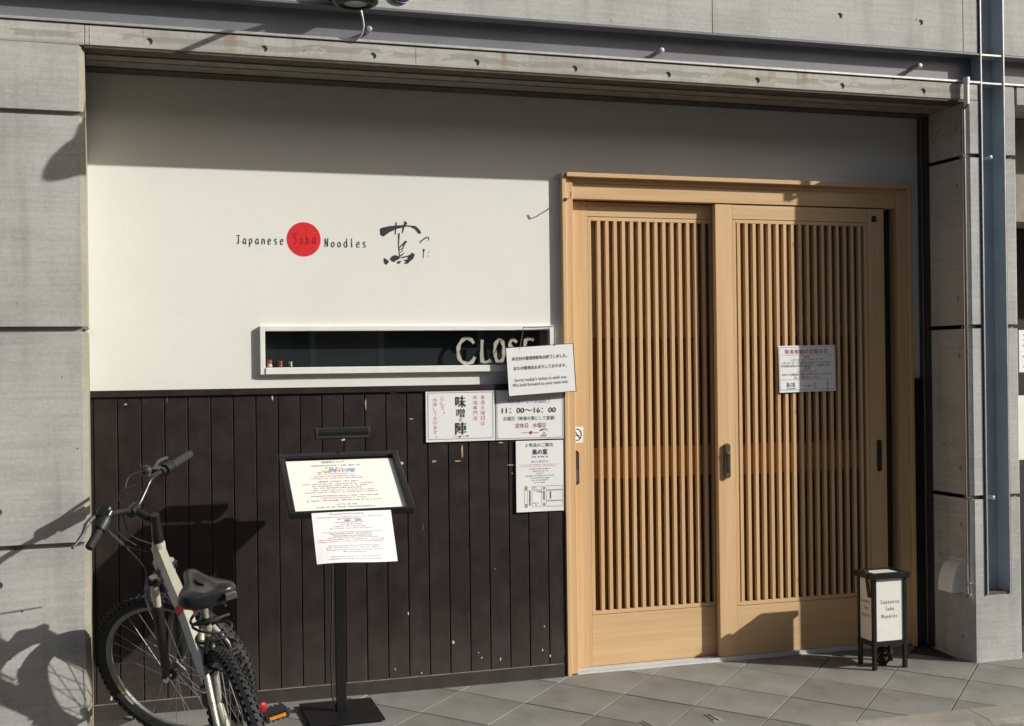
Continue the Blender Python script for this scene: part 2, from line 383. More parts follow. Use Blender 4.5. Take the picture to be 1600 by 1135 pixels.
STROKES = {
 'J': [[(.1, .95), (.85, .98)], [(.55, .95), (.55, .2), (.4, .03), (.12, .1)]],
 'a': [[(.72, .6), (.75, .0)], [(.72, .5), (.45, .62), (.15, .32), (.32, .03), (.74, .22)]],
 'p': [[(.2, .6), (.2, -.28)], [(.2, .5), (.55, .62), (.75, .35), (.5, .06), (.2, .14)]],
 'n': [[(.2, .6), (.2, 0)], [(.2, .4), (.5, .62), (.72, .45), (.75, 0)]],
 'e': [[(.15, .30), (.72, .38), (.6, .6), (.3, .56), (.14, .22), (.36, .0), (.75, .10)]],
 's': [[(.7, .56), (.4, .62), (.2, .46), (.62, .25), (.58, .04), (.18, .02)]],
 'S': [[(.78, .85), (.45, .98), (.2, .75), (.7, .42), (.6, .05), (.15, .08)]],
 'o': [[(.5, .58), (.22, .45), (.2, .15), (.48, 0), (.75, .18), (.72, .46), (.5, .58)]],
 'b': [[(.2, .98), (.22, 0)], [(.2, .4), (.55, .58), (.78, .3), (.5, 0), (.2, .08)]],
 'N': [[(.15, 0), (.18, .95)], [(.18, .95), (.72, .05)], [(.72, .05), (.76, 1.0)]],
 'd': [[(.75, 1.0), (.75, 0)], [(.75, .42), (.4, .6), (.14, .3), (.4, 0), (.75, .14)]],
 'l': [[(.45, 1.0), (.45, 0)]],
 'C': [[(.92, .80), (.72, .97), (.42, .98), (.15, .75), (.08, .45), (.2, .15), (.5, .02), (.8, .08), (.97, .27)]],
 'L': [[(.25, .97), (.25, .06), (.95, .10)]],
 'O': [[(.5, .98), (.2, .8), (.12, .45), (.25, .12), (.5, .02), (.78, .15), (.88, .5), (.78, .85), (.5, .98)]],
 'E': [[(.9, .95), (.2, .95), (.2, .04), (.92, .06)], [(.2, .5), (.75, .5)]],
}
def put_strokes(mb, pl, word, u0, u1, base, h, wd, d=.0015, drop=0.0, thick=0):
    """hand lettering: pen strokes as flat ribbons between u0 and u1 on the sheet"""
    cw = (u1-u0)/len(word)
    for k, ch in enumerate(word):
        for st in STROKES.get(ch, []):
            pts = [(u0+cw*(k+.1+x*.72), base+drop*k-y*h) for x, y in st]
            sm = []
            for i in range(len(pts)-1):
                for q_ in range(3):
                    t_ = q_/3; p0, p1, p2, p3 = pts[max(i-1, 0)], pts[i], pts[i+1], pts[min(i+2, len(pts)-1)]
                    cr = lambda a, b_, c_, e_: .5*(2*b_+(c_-a)*t_+(2*a-5*b_+4*c_-e_)*t_*t_+(3*b_-a-3*c_+e_)*t_**3)
                    sm.append((cr(p0[0], p1[0], p2[0], p3[0]), cr(p0[1], p1[1], p2[1], p3[1])))
            sm.append(pts[-1]); vs = []
            for i, (x, y) in enumerate(sm):
                a, b_ = sm[max(i-1, 0)], sm[min(i+1, len(sm)-1)]; dx, dy = b_[0]-a[0], b_[1]-a[1]; L = math.hypot(dx, dy) or 1
                hw = wd/2*(1-.25*math.sin(i*1.7))
                vs += [(x-dy/L*hw, y+dx/L*hw), (x+dy/L*hw, y-dx/L*hw)]
            M = len(sm)
            if thick:
                mb.add([pl.p(x, y, d) for x, y in vs]+[pl.p(x, y, d+thick) for x, y in vs],
                       [(2*M+2*i, 2*M+2*i+1, 2*M+2*i+3, 2*M+2*i+2) for i in range(M-1)]+[(2*i, 2*i+2, 2*M+2*i+2, 2*M+2*i) for i in range(M-1)]+[(2*i+1, 2*M+2*i+1, 2*M+2*i+3, 2*i+3) for i in range(M-1)])
            else: mb.add([pl.p(x, y, d) for x, y in vs], [(2*i, 2*i+1, 2*i+3, 2*i+2) for i in range(M-1)])
WALLX, DOWN = Vector((1, 0, 0)), Vector((0, 0, -1))
def sheet_from_px(tl, tr_, bl, Y, Yb=None):
    a, b_, c_ = onY(*tl, Y), onY(*tr_, Y), onY(*bl, Y if Yb is None else Yb)
    ex = (b_-a); ey = (c_-a); ey = ey - ex.normalized()*ey.dot(ex.normalized())
    return Plane3(a, ex, ey, ex.length, ey.length)
def sheet_mesh(pl, thick, margin=0):
    if pl.bend:
        N = 14; vs_ = [pl.p(pl.W*i/N, pl.H*j/N, e) for e in (0, -thick) for j in range(N+1) for i in range(N+1)]; M = (N+1)**2; mb = MB()
        idx = lambda i, j, k: k*M+j*(N+1)+i
        fs_ = [(idx(i, j, k), idx(i+1, j, k), idx(i+1, j+1, k), idx(i, j+1, k)) for k in (0, 1) for j in range(N) for i in range(N)]
        for i in range(N): fs_ += [(idx(i, 0, 0), idx(i+1, 0, 0), idx(i+1, 0, 1), idx(i, 0, 1)), (idx(i, N, 0), idx(i+1, N, 0), idx(i+1, N, 1), idx(i, N, 1)), (idx(0, i, 0), idx(0, i+1, 0), idx(0, i+1, 1), idx(0, i, 1)), (idx(N, i, 0), idx(N, i+1, 0), idx(N, i+1, 1), idx(N, i, 1))]
        return mb.add(vs_, fs_)
    return MB().obox(pl.p(pl.W/2, pl.H/2, -thick/2), pl.ex, pl.ey, pl.n, pl.W/2+margin, pl.H/2+margin, thick/2)

# ================================================================== SETTING
KERB_Y0, KERB_Y1 = -0.80, -0.615
WY = 0.41                                        # face of the plastered wall
road = obj('road', MB().box(-40, 40, -60, KERB_Y1-.02, -.5, -.094), 'asphalt'); tag(road, kind='structure')
# pavement: bedding plus one mesh for each paving stone
pave = obj('pavement', MB().add([(-12, KERB_Y1, gz(-12, KERB_Y1)-.012), (12, KERB_Y1, gz(12, KERB_Y1)-.012), (12, .9, gz(12, .9)-.012), (-12, .9, gz(-12, .9)-.012),
    (-12, KERB_Y1, -.5), (12, KERB_Y1, -.5), (12, .9, -.5), (-12, .9, -.5)], [(0, 1, 2, 3), (7, 6, 5, 4), (0, 4, 5, 1), (1, 5, 6, 2), (2, 6, 7, 3), (3, 7, 4, 0)]), 'grout')
tag(pave, kind='structure')
GA, GPH, GX, GY = .3534, -.8024, 2.6733, .283
def clip(poly, ax, val, keep_less):
    out = []
    for i in range(len(poly)):
        a, b_ = poly[i], poly[(i+1) % len(poly)]
        ia, ib = (a[ax] <= val) == keep_less, (b_[ax] <= val) == keep_less
        if ia: out.append(a)
        if ia != ib:
            t_ = (val-a[ax])/(b_[ax]-a[ax]); out.append((a[0]+(b_[0]-a[0])*t_, a[1]+(b_[1]-a[1])*t_))
    return out
ca, sa = math.cos(GPH), math.sin(GPH); half = GA/2-.0028
for i in range(-16, 12):
    for j in range(-14, 14):
        cx_, cy_ = GX+GA*((i+.5)*ca-(j+.5)*sa), GY+GA*((i+.5)*sa+(j+.5)*ca)
        if not (-1.4 < cx_ < 5.8 and -1.0 < cy_ < .8): continue
        poly = [(cx_+a*half*ca-b_*half*sa, cy_+a*half*sa+b_*half*ca) for a, b_ in ((-1, -1), (1, -1), (1, 1), (-1, 1))]
        poly = clip(poly, 1, KERB_Y1+.004, False)
        ymax = .47 if 0 < cx_ < 4.4 else .10
        if poly: poly = clip(poly, 1, ymax, True)
        if len(poly) < 3: continue
        area = abs(sum(poly[k][0]*poly[(k+1) % len(poly)][1]-poly[(k+1) % len(poly)][0]*poly[k][1] for k in range(len(poly))))/2
        if area < .0006: continue
        dz = rnd.uniform(-.0012, .0012); n_ = len(poly)
        vs_ = [(x-cx_, y-cy_, gz(x, y)+dz) for x, y in poly] + [(x-cx_, y-cy_, gz(x, y)-.03) for x, y in poly]
        fs_ = [tuple(range(n_)), tuple(range(2*n_-1, n_-1, -1))] + [(k, k+n_, (k+1) % n_+n_, (k+1) % n_) for k in range(n_)]
        obj('paving_stone', MB().add(vs_, fs_), 'paving', pave, bevel=.0012, loc=(cx_, cy_, 0))
# kerb stones
kerb = obj('kerb', MB().box(-12, 12, KERB_Y0+.02, KERB_Y1-.006, -.5, -.11), 'grout'); tag(kerb, kind='structure')
x = -2.15
while x < 6.2:
    mbk = MB(); L = .598
    N = 8; vs_ = []; rng = random.Random(int(x*100))
    for k in range(N+1):
        X = x+L*k/N; e = rng.uniform(-.005, .004) if 0 < k < N else 0
        zt = gz(X, KERB_Y1)
        vs_ += [(X, KERB_Y1-.003, -.3), (X, KERB_Y1-.003, zt+.001), (X, KERB_Y0+.045+e, zt-.009+rng.uniform(-.001, .001)), (X, KERB_Y0+e*.8, zt-.028+rng.uniform(-.004, .004)), (X, KERB_Y0-.004+e, -.3)]
    fs_ = [(5*k+a, 5*k+a+1, 5*k+a+6, 5*k+a+5) for k in range(N) for a in range(4)] + [(5*k+4, 5*k, 5*k+5, 5*k+9) for k in range(N)] + [(0, 1, 2, 3, 4), (5*N+4, 5*N+3, 5*N+2, 5*N+1, 5*N)]
    obj('kerb_stone', mbk.add(vs_, fs_), 'kerb_concrete', kerb); x += .602
# access cover set in the paving with its two lifting slots
cov = thing('access_cover', 'stone-filled access cover with black lifting slots in the pavement', 'manhole cover')
for (p0, p1) in (((999, 1121), (1018, 1131)), ((1099, 1109), (1119, 1120))):
    a, b_ = onZ(*p0, -.01), onZ(*p1, -.012)
    for off in (-.006, .014):
        d_ = (b_-a).normalized(); s_ = Vector((-d_.y, d_.x, 0)); mid = (a+b_)/2+s_*off
        obj('lifting_slot', MB().obox((mid.x, mid.y, gz(mid.x, mid.y)-.004), d_, s_, (0, 0, 1), (b_-a).length/2*(1 if off > 0 else .8), .0035, .006), 'black_metal', cov)
    obj('slot_plate', MB().obox((mid.x-.002, mid.y-.002, gz(mid.x, mid.y)-.0045), d_, s_, (0, 0, 1), (b_-a).length/2+.01, .03, .005), 'asphalt', cov)

# ------------------------------------------------------------------ unseen houses added behind the camera to block sky light
for k, (xa, xb, hh, cc) in enumerate(((-16, -7.2, 5.7, 'house_grey'), (-7.1, .4, 5.9, 'house_brown'), (.5, 7.4, 5.5, 'house_dark'), (7.5, 15.2, 5.8, 'house_grey'), (15.3, 24, 5.6, 'house_brown'))):
    hs_ = thing('sky_block_house', ('plain grey', 'brown tiled', 'dark shuttered', 'second grey', 'second brown')[k]+' house, unseen, added across the street to darken the porch shade', 'house', 'unseen houses added to block sky light')
    if cc not in MAT: plain(cc, {'house_grey': (.34, .31, .27), 'house_brown': (.30, .23, .17), 'house_dark': (.26, .22, .18)}[cc], .8, nscale=4)
    box('wall', xa, xb, -13, -7.3, -.094, hh, cc, hs_); box('roof', xa-.05, xb+.05, -13.1, -7.15, hh, hh+.12, 'soffit_dark', hs_)
    for j in range(int((xb-xa)//1.9)):
        for z_ in (.9, 3.7):
            wq = box('window', xa+.5+1.9*j, xa+1.7+1.9*j, -7.305, -7.26, z_, z_+1.3, 'aluminium', hs_); box('pane', xa+.56+1.9*j, xa+1.64+1.9*j, -7.262, -7.25, z_+.06, z_+1.24, 'niche_glass' if 'niche_glass' in MAT else 'black_plastic', wq)
# ------------------------------------------------------------------ concrete building
GRV = .011
JZ = (.852, 1.752, 2.652)
LZ0, LZ1, UZ = 2.94, 3.028, 3.192                # lintel and foot of the upper wall
XR = 4.388                                       # left corner of the right-hand pier
bld = thing('concrete_building', 'board-marked grey concrete building front with steel band', 'building')
box('core_wall', -4.0, -.03, .024, .9, -.4, 3.026, 'concrete', bld)
box('core_wall', XR+.022, 4.69, .10, .9, -.4, 3.026, 'concrete', bld)
box('core_wall', -.02, XR, .46, .9, 2.93, 6.0, 'concrete', bld)
def pier_panel(x0, x1, z0, z1, ch_l, ch_r, yb=.03, mat='concrete', side_to=None):
    """front slab of a pier with chamfered corners; a side_to slab also lines the reveal"""
    y1 = side_to or yb
    vs_ = []
    prof = [(x0, y1), (x0, ch_l), (x0+ch_l, 0), (x1-ch_r, 0), (x1, ch_r), (x1, y1)]
    for z in (z0, z1): vs_ += [(px, py, z) for px, py in prof]
    n_ = 6; fs_ = [tuple(range(n_-1, -1, -1)), tuple(range(n_, 2*n_))]+[(k, (k+1) % n_, (k+1) % n_+n_, k+n_) for k in range(n_)]
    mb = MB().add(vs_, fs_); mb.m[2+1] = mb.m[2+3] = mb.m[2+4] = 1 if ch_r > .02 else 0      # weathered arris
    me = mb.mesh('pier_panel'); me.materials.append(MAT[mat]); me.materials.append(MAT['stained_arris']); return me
edges = [-.35, *JZ, LZ0]
box('wall_panel', -4.0, .0, .0, .45, LZ0+.0005, LZ1, 'lintel_concrete', bld, .0015)
TIES = []
def cut_holes(o, pts, axis):
    """real recesses for the form-tie cones"""
    mb = MB()
    for p in pts: mb.lathe(Vector(p)-Vector(axis)*.001, axis, [(.0155, -.01), (.0145, .008)], 16)
    cme = mb.mesh('cutter'); co = bpy.data.objects.new('cutter', cme); col.objects.link(co)
    md = o.modifiers.new('ties', 'BOOLEAN'); md.object = co; md.operation = 'DIFFERENCE'; md.solver = 'EXACT'
    dg = bpy.context.evaluated_depsgraph_get(); dg.update()
    me = bpy.data.meshes.new_from_object(o.evaluated_get(dg)); o.modifiers.clear(); o.data = me
    bpy.data.objects.remove(co)
for k in range(4):
    z0, z1 = edges[k]+(GRV if k else 0), edges[k+1]-(GRV if k < 3 else 0)
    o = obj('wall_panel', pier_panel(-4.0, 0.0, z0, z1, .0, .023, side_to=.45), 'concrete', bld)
    hz = [z for z in (JZ[0]-.15, JZ[0]+.15) if z0 < z < z1]
    if hz: cut_holes(o, [(-.355, 0, z) for z in hz], (0, 1, 0))
box('groove_back', -3.9, -.022, .0215, .03, -.3, LZ1-.01, 'groove_concrete', bld)
for X in (-.185, -.135):                          # fins left by the formwork joints
    z0, z1 = (2.668, 3.02) if X < -.15 else (1.768, 2.636)
    box('formwork_fin', X, X+.0025, -.0003, .004, z0, z1, 'concrete', bld)
# lintel
o = box('lintel', .0005, 4.462, .0, .06, LZ0, LZ1, 'lintel_concrete', bld, bevel=.004)
cut_holes(o, [(.262+.4822*k, 0, 2.974) for k in range(9)], (0, 1, 0))
box('lintel_seam', .022, .0255, -.0012, .01, LZ0+.004, LZ1-.004, 'lintel_concrete', bld)
box('lintel_seam', 1.424, 1.4265, -.0012, .01, LZ0+.004, LZ1-.004, 'lintel_concrete', bld)
# soffit of the porch
box('soffit_strip', .0, XR, .005, .095, LZ0-.008, LZ0+.004, 'soffit_dark', bld)
box('soffit_board', .0, XR, .105, .185, LZ0-.014, LZ0+.01, 'soffit_board', bld, .002)
box('soffit_board', .0, XR, .196, .30, LZ0-.016, LZ0+.01, 'soffit_board', bld, .002)
box('soffit_board', .0, XR, .312, .46, LZ0-.020, LZ0+.01, 'soffit_dark', bld, .002)
box('soffit_backing', -.02, XR+.02, .06, .47, LZ0+.006, LZ0+.05, 'groove_dark', bld)
# upper wall panels
for (x0, x1, hs) in ((-4.0, 2.9115, []), (2.9145, 4.368, [(3.63, 3.33), (4.11, 3.33)]), (4.3705, 4.462, []), (4.628, 6.5, [])):
    o = box('upper_wall_panel', x0, x1, .0, .12, UZ, 6.0, 'concrete', bld, bevel=.0015)
    if hs: cut_holes(o, [(a, 0, b_) for a, b_ in hs], (0, 1, 0))
box('core_wall', -4.0, 6.5, .10, .9, UZ+.01, 6.0, 'concrete', bld)
# right-hand pier
edges2 = [-.35, .335, *JZ, LZ1]
for (x0, x1, cl, cr) in ((XR, 4.462, .016, .0), (4.630, 4.700, .0, .014)):
    for k in range(1, 5):
        z0, z1 = edges2[k]+(GRV if k > 1 else 0), edges2[k+1]-(GRV if k < 4 else 0)
        if x0 < 4.5: z1 = min(z1, LZ0) if k == 4 else z1
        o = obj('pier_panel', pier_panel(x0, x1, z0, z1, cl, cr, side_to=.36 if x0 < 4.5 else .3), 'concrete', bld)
        if x0 < 4.5:
            zs = [z for j in JZ for z in (j-.15, j+.15) if z0 < z < z1]
            if zs: cut_holes(o, [(XR, .085, z) for z in zs], (1, 0, 0))
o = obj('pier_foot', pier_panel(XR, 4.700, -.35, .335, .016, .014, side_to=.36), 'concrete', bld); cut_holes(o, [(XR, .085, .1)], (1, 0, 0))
box('groove_back', XR+.022, 4.455, .022, .34, .3, LZ0, 'groove_concrete', bld); box('groove_back', 4.634, 4.68, .022, .2, .3, LZ1-.005, 'groove_concrete', bld)
box('lintel', 4.6305, 6.5, .0, .06, 2.81, LZ1, 'lintel_concrete', bld) if False else box('lintel', 4.7015, 6.5, .0, .30, 2.93, LZ1, 'concrete', bld, .004)
# steel band: flanges, web, studs
FZ0, FZ1 = 3.031, 3.043
for (x0, x1) in ((-4.0, 4.470), (4.620, 6.5)):
    box('bottom_flange', x0, x1, -.008, .10, FZ0, FZ1, 'steel_edge', bld, .0015)
    box('top_flange', x0, x1, -.006, .10, UZ-.012, UZ-.002, 'steel_paint', bld, .0015)
    box('web', x0, x1, .070, .082, FZ1-.002, UZ-.010, 'steel_paint', bld)
for (px, py) in ((575, 48), (1030, 81), (1432, 105)):
    p = onY(px, py, .03)
    obj('stud', MB().lathe((p.x, -.005, p.z), (0, 1, 0), [(.004, 0), (.013, .003), (.013, .05), (.010, .055), (.010, .08)], 12), 'stud_grey', bld, smooth=True)
# steel column
for X in (4.4705, 4.6135):
    box('column_flange', X, X+.0065, -.004, .10, .338, 6.0, 'column_paint', bld, .001); box('flange_edge', X-.0005, X+.007, -.009, -.0042, .338, 6.0, 'steel_edge', bld, .001)
box('column_web', 4.477, 4.6135, .084, .094, .336, 6.0, 'column_paint', bld)
for z in (FZ0, UZ-.012): box('stiffener', 4.477, 4.6135, -.004, .084, z, z+.010, 'steel_edge', bld, .001)
box('column_shoe', 4.477, 4.6135, .0, .084, .336, .348, 'soffit_dark', bld)
for (px, py) in ((1541, 248), (1545, 777)):
    p = onY(px, py, .04); obj('stud', MB().lathe((p.x, .0, p.z), (0, 1, 0), [(.004, 0), (.011, .003), (.011, .055), (.008, .056), (.008, .09)], 12), 'column_paint', bld, smooth=True)
# dark steel channel where the shopfront meets the pier
box('steel_channel', XR-.012, XR+.001, .325, .362, 0.0, LZ0-.02, 'dark_trim', bld); box('steel_channel', XR-.016, XR+.01, .368, .46, .0, LZ0-.02, 'dark_trim', bld)
box('channel_edge', XR-.019, XR-.015, .366, .371, .01, LZ0-.03, 'soffit_board', bld)

# ------------------------------------------------------------------ shopfront wall
shop = thing('shopfront_wall', 'white plastered shopfront wall over dark brown plank wainscot', 'wall')
WX0, WX1, WZ0, WZ1 = .755, 2.208, 1.548, 1.776    # window opening frame
DX0, DX1, DZ = 2.257, 4.312, 2.545               # door frame outside
pm = 'plaster'
ox0, ox1, oz0, oz1, ix0, ix1, iz0, iz1 = -.02, DX0+.02, 1.40, LZ0-.01, WX0+.012, WX1-.012, WZ0+.012, WZ1-.012
vs_ = [(x_, y_, z_) for y_ in (WY, .47) for x_, z_ in ((ox0, oz0), (ox1, oz0), (ox1, oz1), (ox0, oz1), (ix0, iz0), (ix1, iz0), (ix1, iz1), (ix0, iz1))]
fs_ = []
for k in range(4):
    n_ = (k+1) % 4; fs_ += [(k, n_, 4+n_, 4+k), (8+k, 12+k, 12+n_, 8+n_), (k, 8+k, 8+n_, n_), (4+k, 4+n_, 12+n_, 12+k)]
obj('plaster_panel', MB().add(vs_, fs_), pm, shop)
box('plaster_panel', DX0+.0205, DX1-.02, WY, .47, DZ-.02, LZ0-.01, pm, shop)
box('plaster_panel', DX1-.0195, XR-.014, WY, .47, 1.40, LZ0-.01, pm, shop)
box('backing', -.02, DX0+.02, .40, .47, .0, 1.398, 'groove_dark', shop); box('backing', DX1-.01, XR-.014, .40, .47, .0, 1.398, 'groove_dark', shop)
plank = MB().box(0, .0985, 0, .014, 0, 1.405).mesh('plank', .0025)
plank.materials.append(MAT['brown_paint'])
k = 0; x = .0145
o = obj('plank', MB().box(.001, .0115, .388, .40, .06, 1.462), 'brown_paint', shop)
while x < 2.235:
    if x+.0985 < 2.25: o = obj('plank', plank, None, shop, loc=(x, .387+rnd.uniform(-.0008, .0008), .06))
    else: o = box('plank', x, 2.252, .387, .40, .06, 1.462, 'brown_paint', shop, .002)
    x += .1025
box('plank', DX1+.001, XR-.016, .39, .40, .02, 1.478, 'brown_paint', shop, .002)
box('wainscot_cap', .0, 2.253, .376, .409, 1.456, 1.486, 'brown_paint', shop, .002)
mbb = MB().add([(0, .374, -.02), (2.238, .374, -.02), (2.238, .386, -.02), (0, .386, -.02), (0, .374, .078), (2.238, .374, .078), (2.238, .386, .078), (0, .386, .078)],
   [(0, 1, 2, 3), (7, 6, 5, 4), (0, 4, 5, 1), (1, 5, 6, 2), (2, 6, 7, 3), (3, 7, 4, 0)])
obj('baseboard', mbb, 'brown_paint', shop, .002)
plain('ledge_dust', (.20, .165, .14), .9, nscale=25, var=.5); box('dusty_ledge', .004, 2.236, .3746, .3868, .0781, .0795, 'ledge_dust', shop)
box('baseboard_bead', .0, 2.236, .366, .374, .0, .0165, 'white_paint', shop, .002) if False else None
plain('bare_timber', (.42, .30, .19), .8); plain('pale_filler', (.58, .54, .46), .8)
rc = random.Random(11)
for (px, py, wp, hp, mt) in ((722, 706, 4, 28, 0), (715, 720.5, 16, 3, 0), (678, 721, 7, 5, 0), (798, 727, 15, 3, 0), (571.5, 632, 3, 24, 0), (615, 614, 22, 2.5, 0), (425.6, 622, 2.5, 9, 1), (643, 655, 9, 3, 0), (628, 724, 7, 5, 1), (708.5, 1003.7, 5, 5.5, 1), (638, 959, 2.2, 6, 1), (782, 1030, 3, 6, 1),
        (753, 1028, 3.2, 3.2, 1), (748, 1020, 2.5, 2.5, 1), (850.7, 979, 2.2, 5, 1), (848, 1016, 2.5, 5, 1), (860, 1025, 3, 5, 1), (659, 1052, 2.5, 4, 1), (617.7, 1046, 2, 5, 1), (196, 632, 6, 3, 0), (174, 1092, 4, 8, 1), (782, 692, 12, 2, 1), (672, 655, 6, 2.5, 0), (800, 740, 3, 3, 0)):
    p = onY(px, py, .3862); k_ = 1/345.0; n_ = 9
    pts = [(p.x+wp*k_/2*math.cos(2*math.pi*i/n_)*rc.uniform(.5, 1.15), p.z+hp*k_/2*math.sin(2*math.pi*i/n_)*rc.uniform(.5, 1.15)) for i in range(n_)]
    obj('paint_chip', MB().add([(a, .3856, b_) for a, b_ in pts]+[(a, .3885, b_) for a, b_ in pts], [tuple(range(n_))]+[(i, (i+1) % n_, (i+1) % n_+n_, i+n_) for i in range(n_)]), 'pale_filler' if mt else 'bare_timber', shop)
# painted sign on the plaster
wall_pl = Plane3((0, WY, 3.0), WALLX, DOWN, 4.4, 3.0)
def wpx(x, y): p = onY(x, y, WY); return p.x, 3.0-p.z
mb = MB()
u0, v0 = wpx(368, 380); u1, v1 = wpx(446, 381); put_strokes(mb, wall_pl, 'Japanese', u0, u1, v0+.004, .041, .0036, drop=(v1-v0)/8)
u0, v0 = wpx(506, 386); u1, v1 = wpx(575, 387); put_strokes(mb, wall_pl, 'Noodles', u0, u1, v0, .042, .0036, drop=(v1-v0)/7)
obj('painted_lettering', mb, 'ink', shop)
cu, cv = wpx(474.8, 374.2); mbd = MB(); n_ = 56; rad = .0795
mbd.add([wall_pl.p(cu+rad*math.cos(2*math.pi*k/n_), cv+rad*1.02*math.sin(2*math.pi*k/n_), .0012) for k in range(n_)], [tuple(range(n_))])
tag(obj('painted_disc', mbd, 'disc_red', shop), 'red painted disc between the two words')
mb = MB(); u0, v0 = wpx(457, 381); u1, v1 = wpx(496, 381); put_strokes(mb, wall_pl, 'Soba', u0, u1, v0, 0.048, .0034, d=.0022)
plain('ink_on_red', (.28, .012, .016), .55); obj('painted_lettering', mb, 'ink_on_red', shop)
BR = ['110,290 150,265 290,235 420,222 580,212 720,225 790,228 840,255 900,320 920,365 905,385 870,378 840,340 790,285 730,265 740,250 640,240 560,262 430,290 300,355 180,440 120,405',
 '420,155 442,155 440,200 434,240 412,240 415,220', '408,285 428,285 422,400 405,400', '595,130 640,165 645,195 605,222 580,230 585,160', '555,265 592,255 560,370 545,370 550,310',
 '470,375 508,375 500,400 485,600 500,780 515,860 490,830 470,620', '610,520 648,538 600,600 565,690 495,700 490,685 550,675 580,600 500,665 490,650',
 '510,745 555,705 570,715 520,757', '520,800 590,755 595,768 520,832', '305,880 350,825 390,808 440,812 490,840 500,860 480,890 430,910 385,945 330,910',
 '512,862 520,848 640,820 720,790 725,765 745,760 780,775 795,805 765,880 700,930 665,970 610,978 582,962 630,940 575,905 650,890 665,840 560,862',
 '185,855 290,925 250,990 215,985 190,950', '440,945 470,925 535,915 500,972 460,972',
 '895,540 915,520 1010,450 1050,440 1080,470 1070,520 1058,525 1065,480 1045,455 930,535 905,575', '955,685 995,690 975,760 972,865 958,865 965,760', '1060,725 1085,745 1075,762', '1050,812 1077,825 1065,837']
def brush(mb, fn, d=.0013, only=None):
    for s_ in BR[:only]:
        pts = [tuple(map(float, q_.split(','))) for q_ in s_.split()]
        mb.add([fn(x, y, d) for x, y in pts], [tuple(range(len(pts)))])
mb = MB()
def wl(x, y, d):
    a, b_ = wpx(585+x/12.61, 335+y/12.61); return wall_pl.p(a, b_, d)
brush(mb, wl); obj('painted_brush_character', mb, 'ink', shop)
# window
win = obj('window', MB().box(WX0-.001, WX0+.022, .388, .44, WZ0, WZ1).box(WX1-.022, WX1+.001, .388, .44, WZ0, WZ1), 'white_paint', shop, .0015)
box('top_rail', WX0+.0225, WX1-.0225, .388, .44, WZ1-.024, WZ1-.0005, 'white_paint', win, .0015)
box('sill', WX0+.0225, WX1-.0225, .384, .44, WZ0+.0005, WZ0+.033, 'white_paint', win, .002)
box('inner_post', WX1-.062, WX1-.0225, .425, .47, WZ0+.034, WZ1-.0245, 'soffit_board', win)
box('pane', WX0+.021, WX1-.021, .430, .434, WZ0+.031, WZ1-.023, 'window_glass', win)
mb = MB().box(WX0+.005, WX1-.005, .470, .63, WZ0-.01, WZ1+.01).box(WX0+.005, WX1-.005, .44, .62, WZ0+.005, WZ0+.030).box(WX0+.005, WX1-.005, .44, .62, WZ1-.02, WZ1+.005).box(WX0-.005, WX0+.004, .44, .63, WZ0, WZ1).box(WX1+.002, WX1+.010, .44, .63, WZ0, WZ1)
plain('niche_reflect_grey', (.030, .034, .037), .5); obj('niche', mb, 'niche_reflect_grey', win)  # grey of the street's reflection put into the board behind the pane

# ------------------------------------------------------------------ door frame and sliding doors
dfr = thing('door_frame', 'pale cypress door frame with double header and aluminium track', 'door frame')
box('jamb_trim', DX0, DX0+.022, .377, .47, .0, DZ, 'wood_upright', dfr, .002)
box('jamb_trim', DX1-.022, DX1, .377, .47, .0, DZ, 'wood_upright', dfr, .002)
box('jamb', DX0+.0225, DX0+.062, .392, .52, .018, DZ-.024, 'wood_upright', dfr, .002)
box('jamb', DX1-.085, DX1-.0225, .392, .52, .012, DZ-.024, 'wood_upright', dfr, .002)
box('header_trim', DX0+.0222, DX1-.0222, .365, .47, DZ-.022, DZ, 'wood_level', dfr, .002)
box('header', DX0+.0625, DX1-.0855, .408, .52, 2.418, DZ-.0225, 'wood_level', dfr, .0015)
box('header_step', DX0+.0625, DX1-.0855, .398, .4078, 2.500, DZ-.0225, 'wood_level', dfr, .001)
mbt = MB()
for (y0, y1) in ((.400, .412), (.424, .430), (.452, .458), (.470, .480)): mbt.box(DX0+.063, DX1-.086, y0, y1, .006, .030)
mbt.box(DX0+.063, DX1-.086, .396, .52, -.01, .014); obj('track', mbt, 'aluminium', dfr)
box('dark_reveal', 4.165, DX1-.086, .470, .52, .03, 2.417, 'room_dark', dfr)
room = thing('shop_interior', 'dark shop interior seen through the slatted doors', 'room')
for n2, a in (('back_wall', (DX0-.3, 4.4, 1.6, 1.65, -.05, 2.6)), ('side_wall', (DX0-.35, DX0-.3, .53, 1.65, -.05, 2.6)), ('side_wall', (4.4, 4.45, .53, 1.65, -.05, 2.6)), ('ceiling', (DX0-.35, 4.45, .53, 1.65, 2.6, 2.65)), ('floor', (DX0-.35, 4.45, .53, 1.65, -.1, -.05))):
    box(n2, *a, 'room_dark', room)
noren = thing('noren_curtain', 'brown cloth curtain hanging inside behind the door glass', 'curtain')
for k in range(5):
    x0 = 2.36+k*.37; mbn = MB(); N = 14
    vs_ = []
    for i in range(N+1):
        xx = x0+.355*i/N; yy = .60+.012*math.sin(i*1.3+k)
        vs_ += [(xx, yy, 1.72), (xx, yy+.01, 2.40), (xx, yy+.004, 1.72), (xx, yy+.014, 2.40)]
    fs_ = [(4*i, 4*i+1, 4*i+5, 4*i+4) for i in range(N)]+[(4*i+2, 4*i+6, 4*i+7, 4*i+3) for i in range(N)]+[(4*i, 4*i+4, 4*i+6, 4*i+2) for i in range(N)]
    obj('cloth_panel', mbn.add(vs_, fs_), 'noren_cloth', noren)
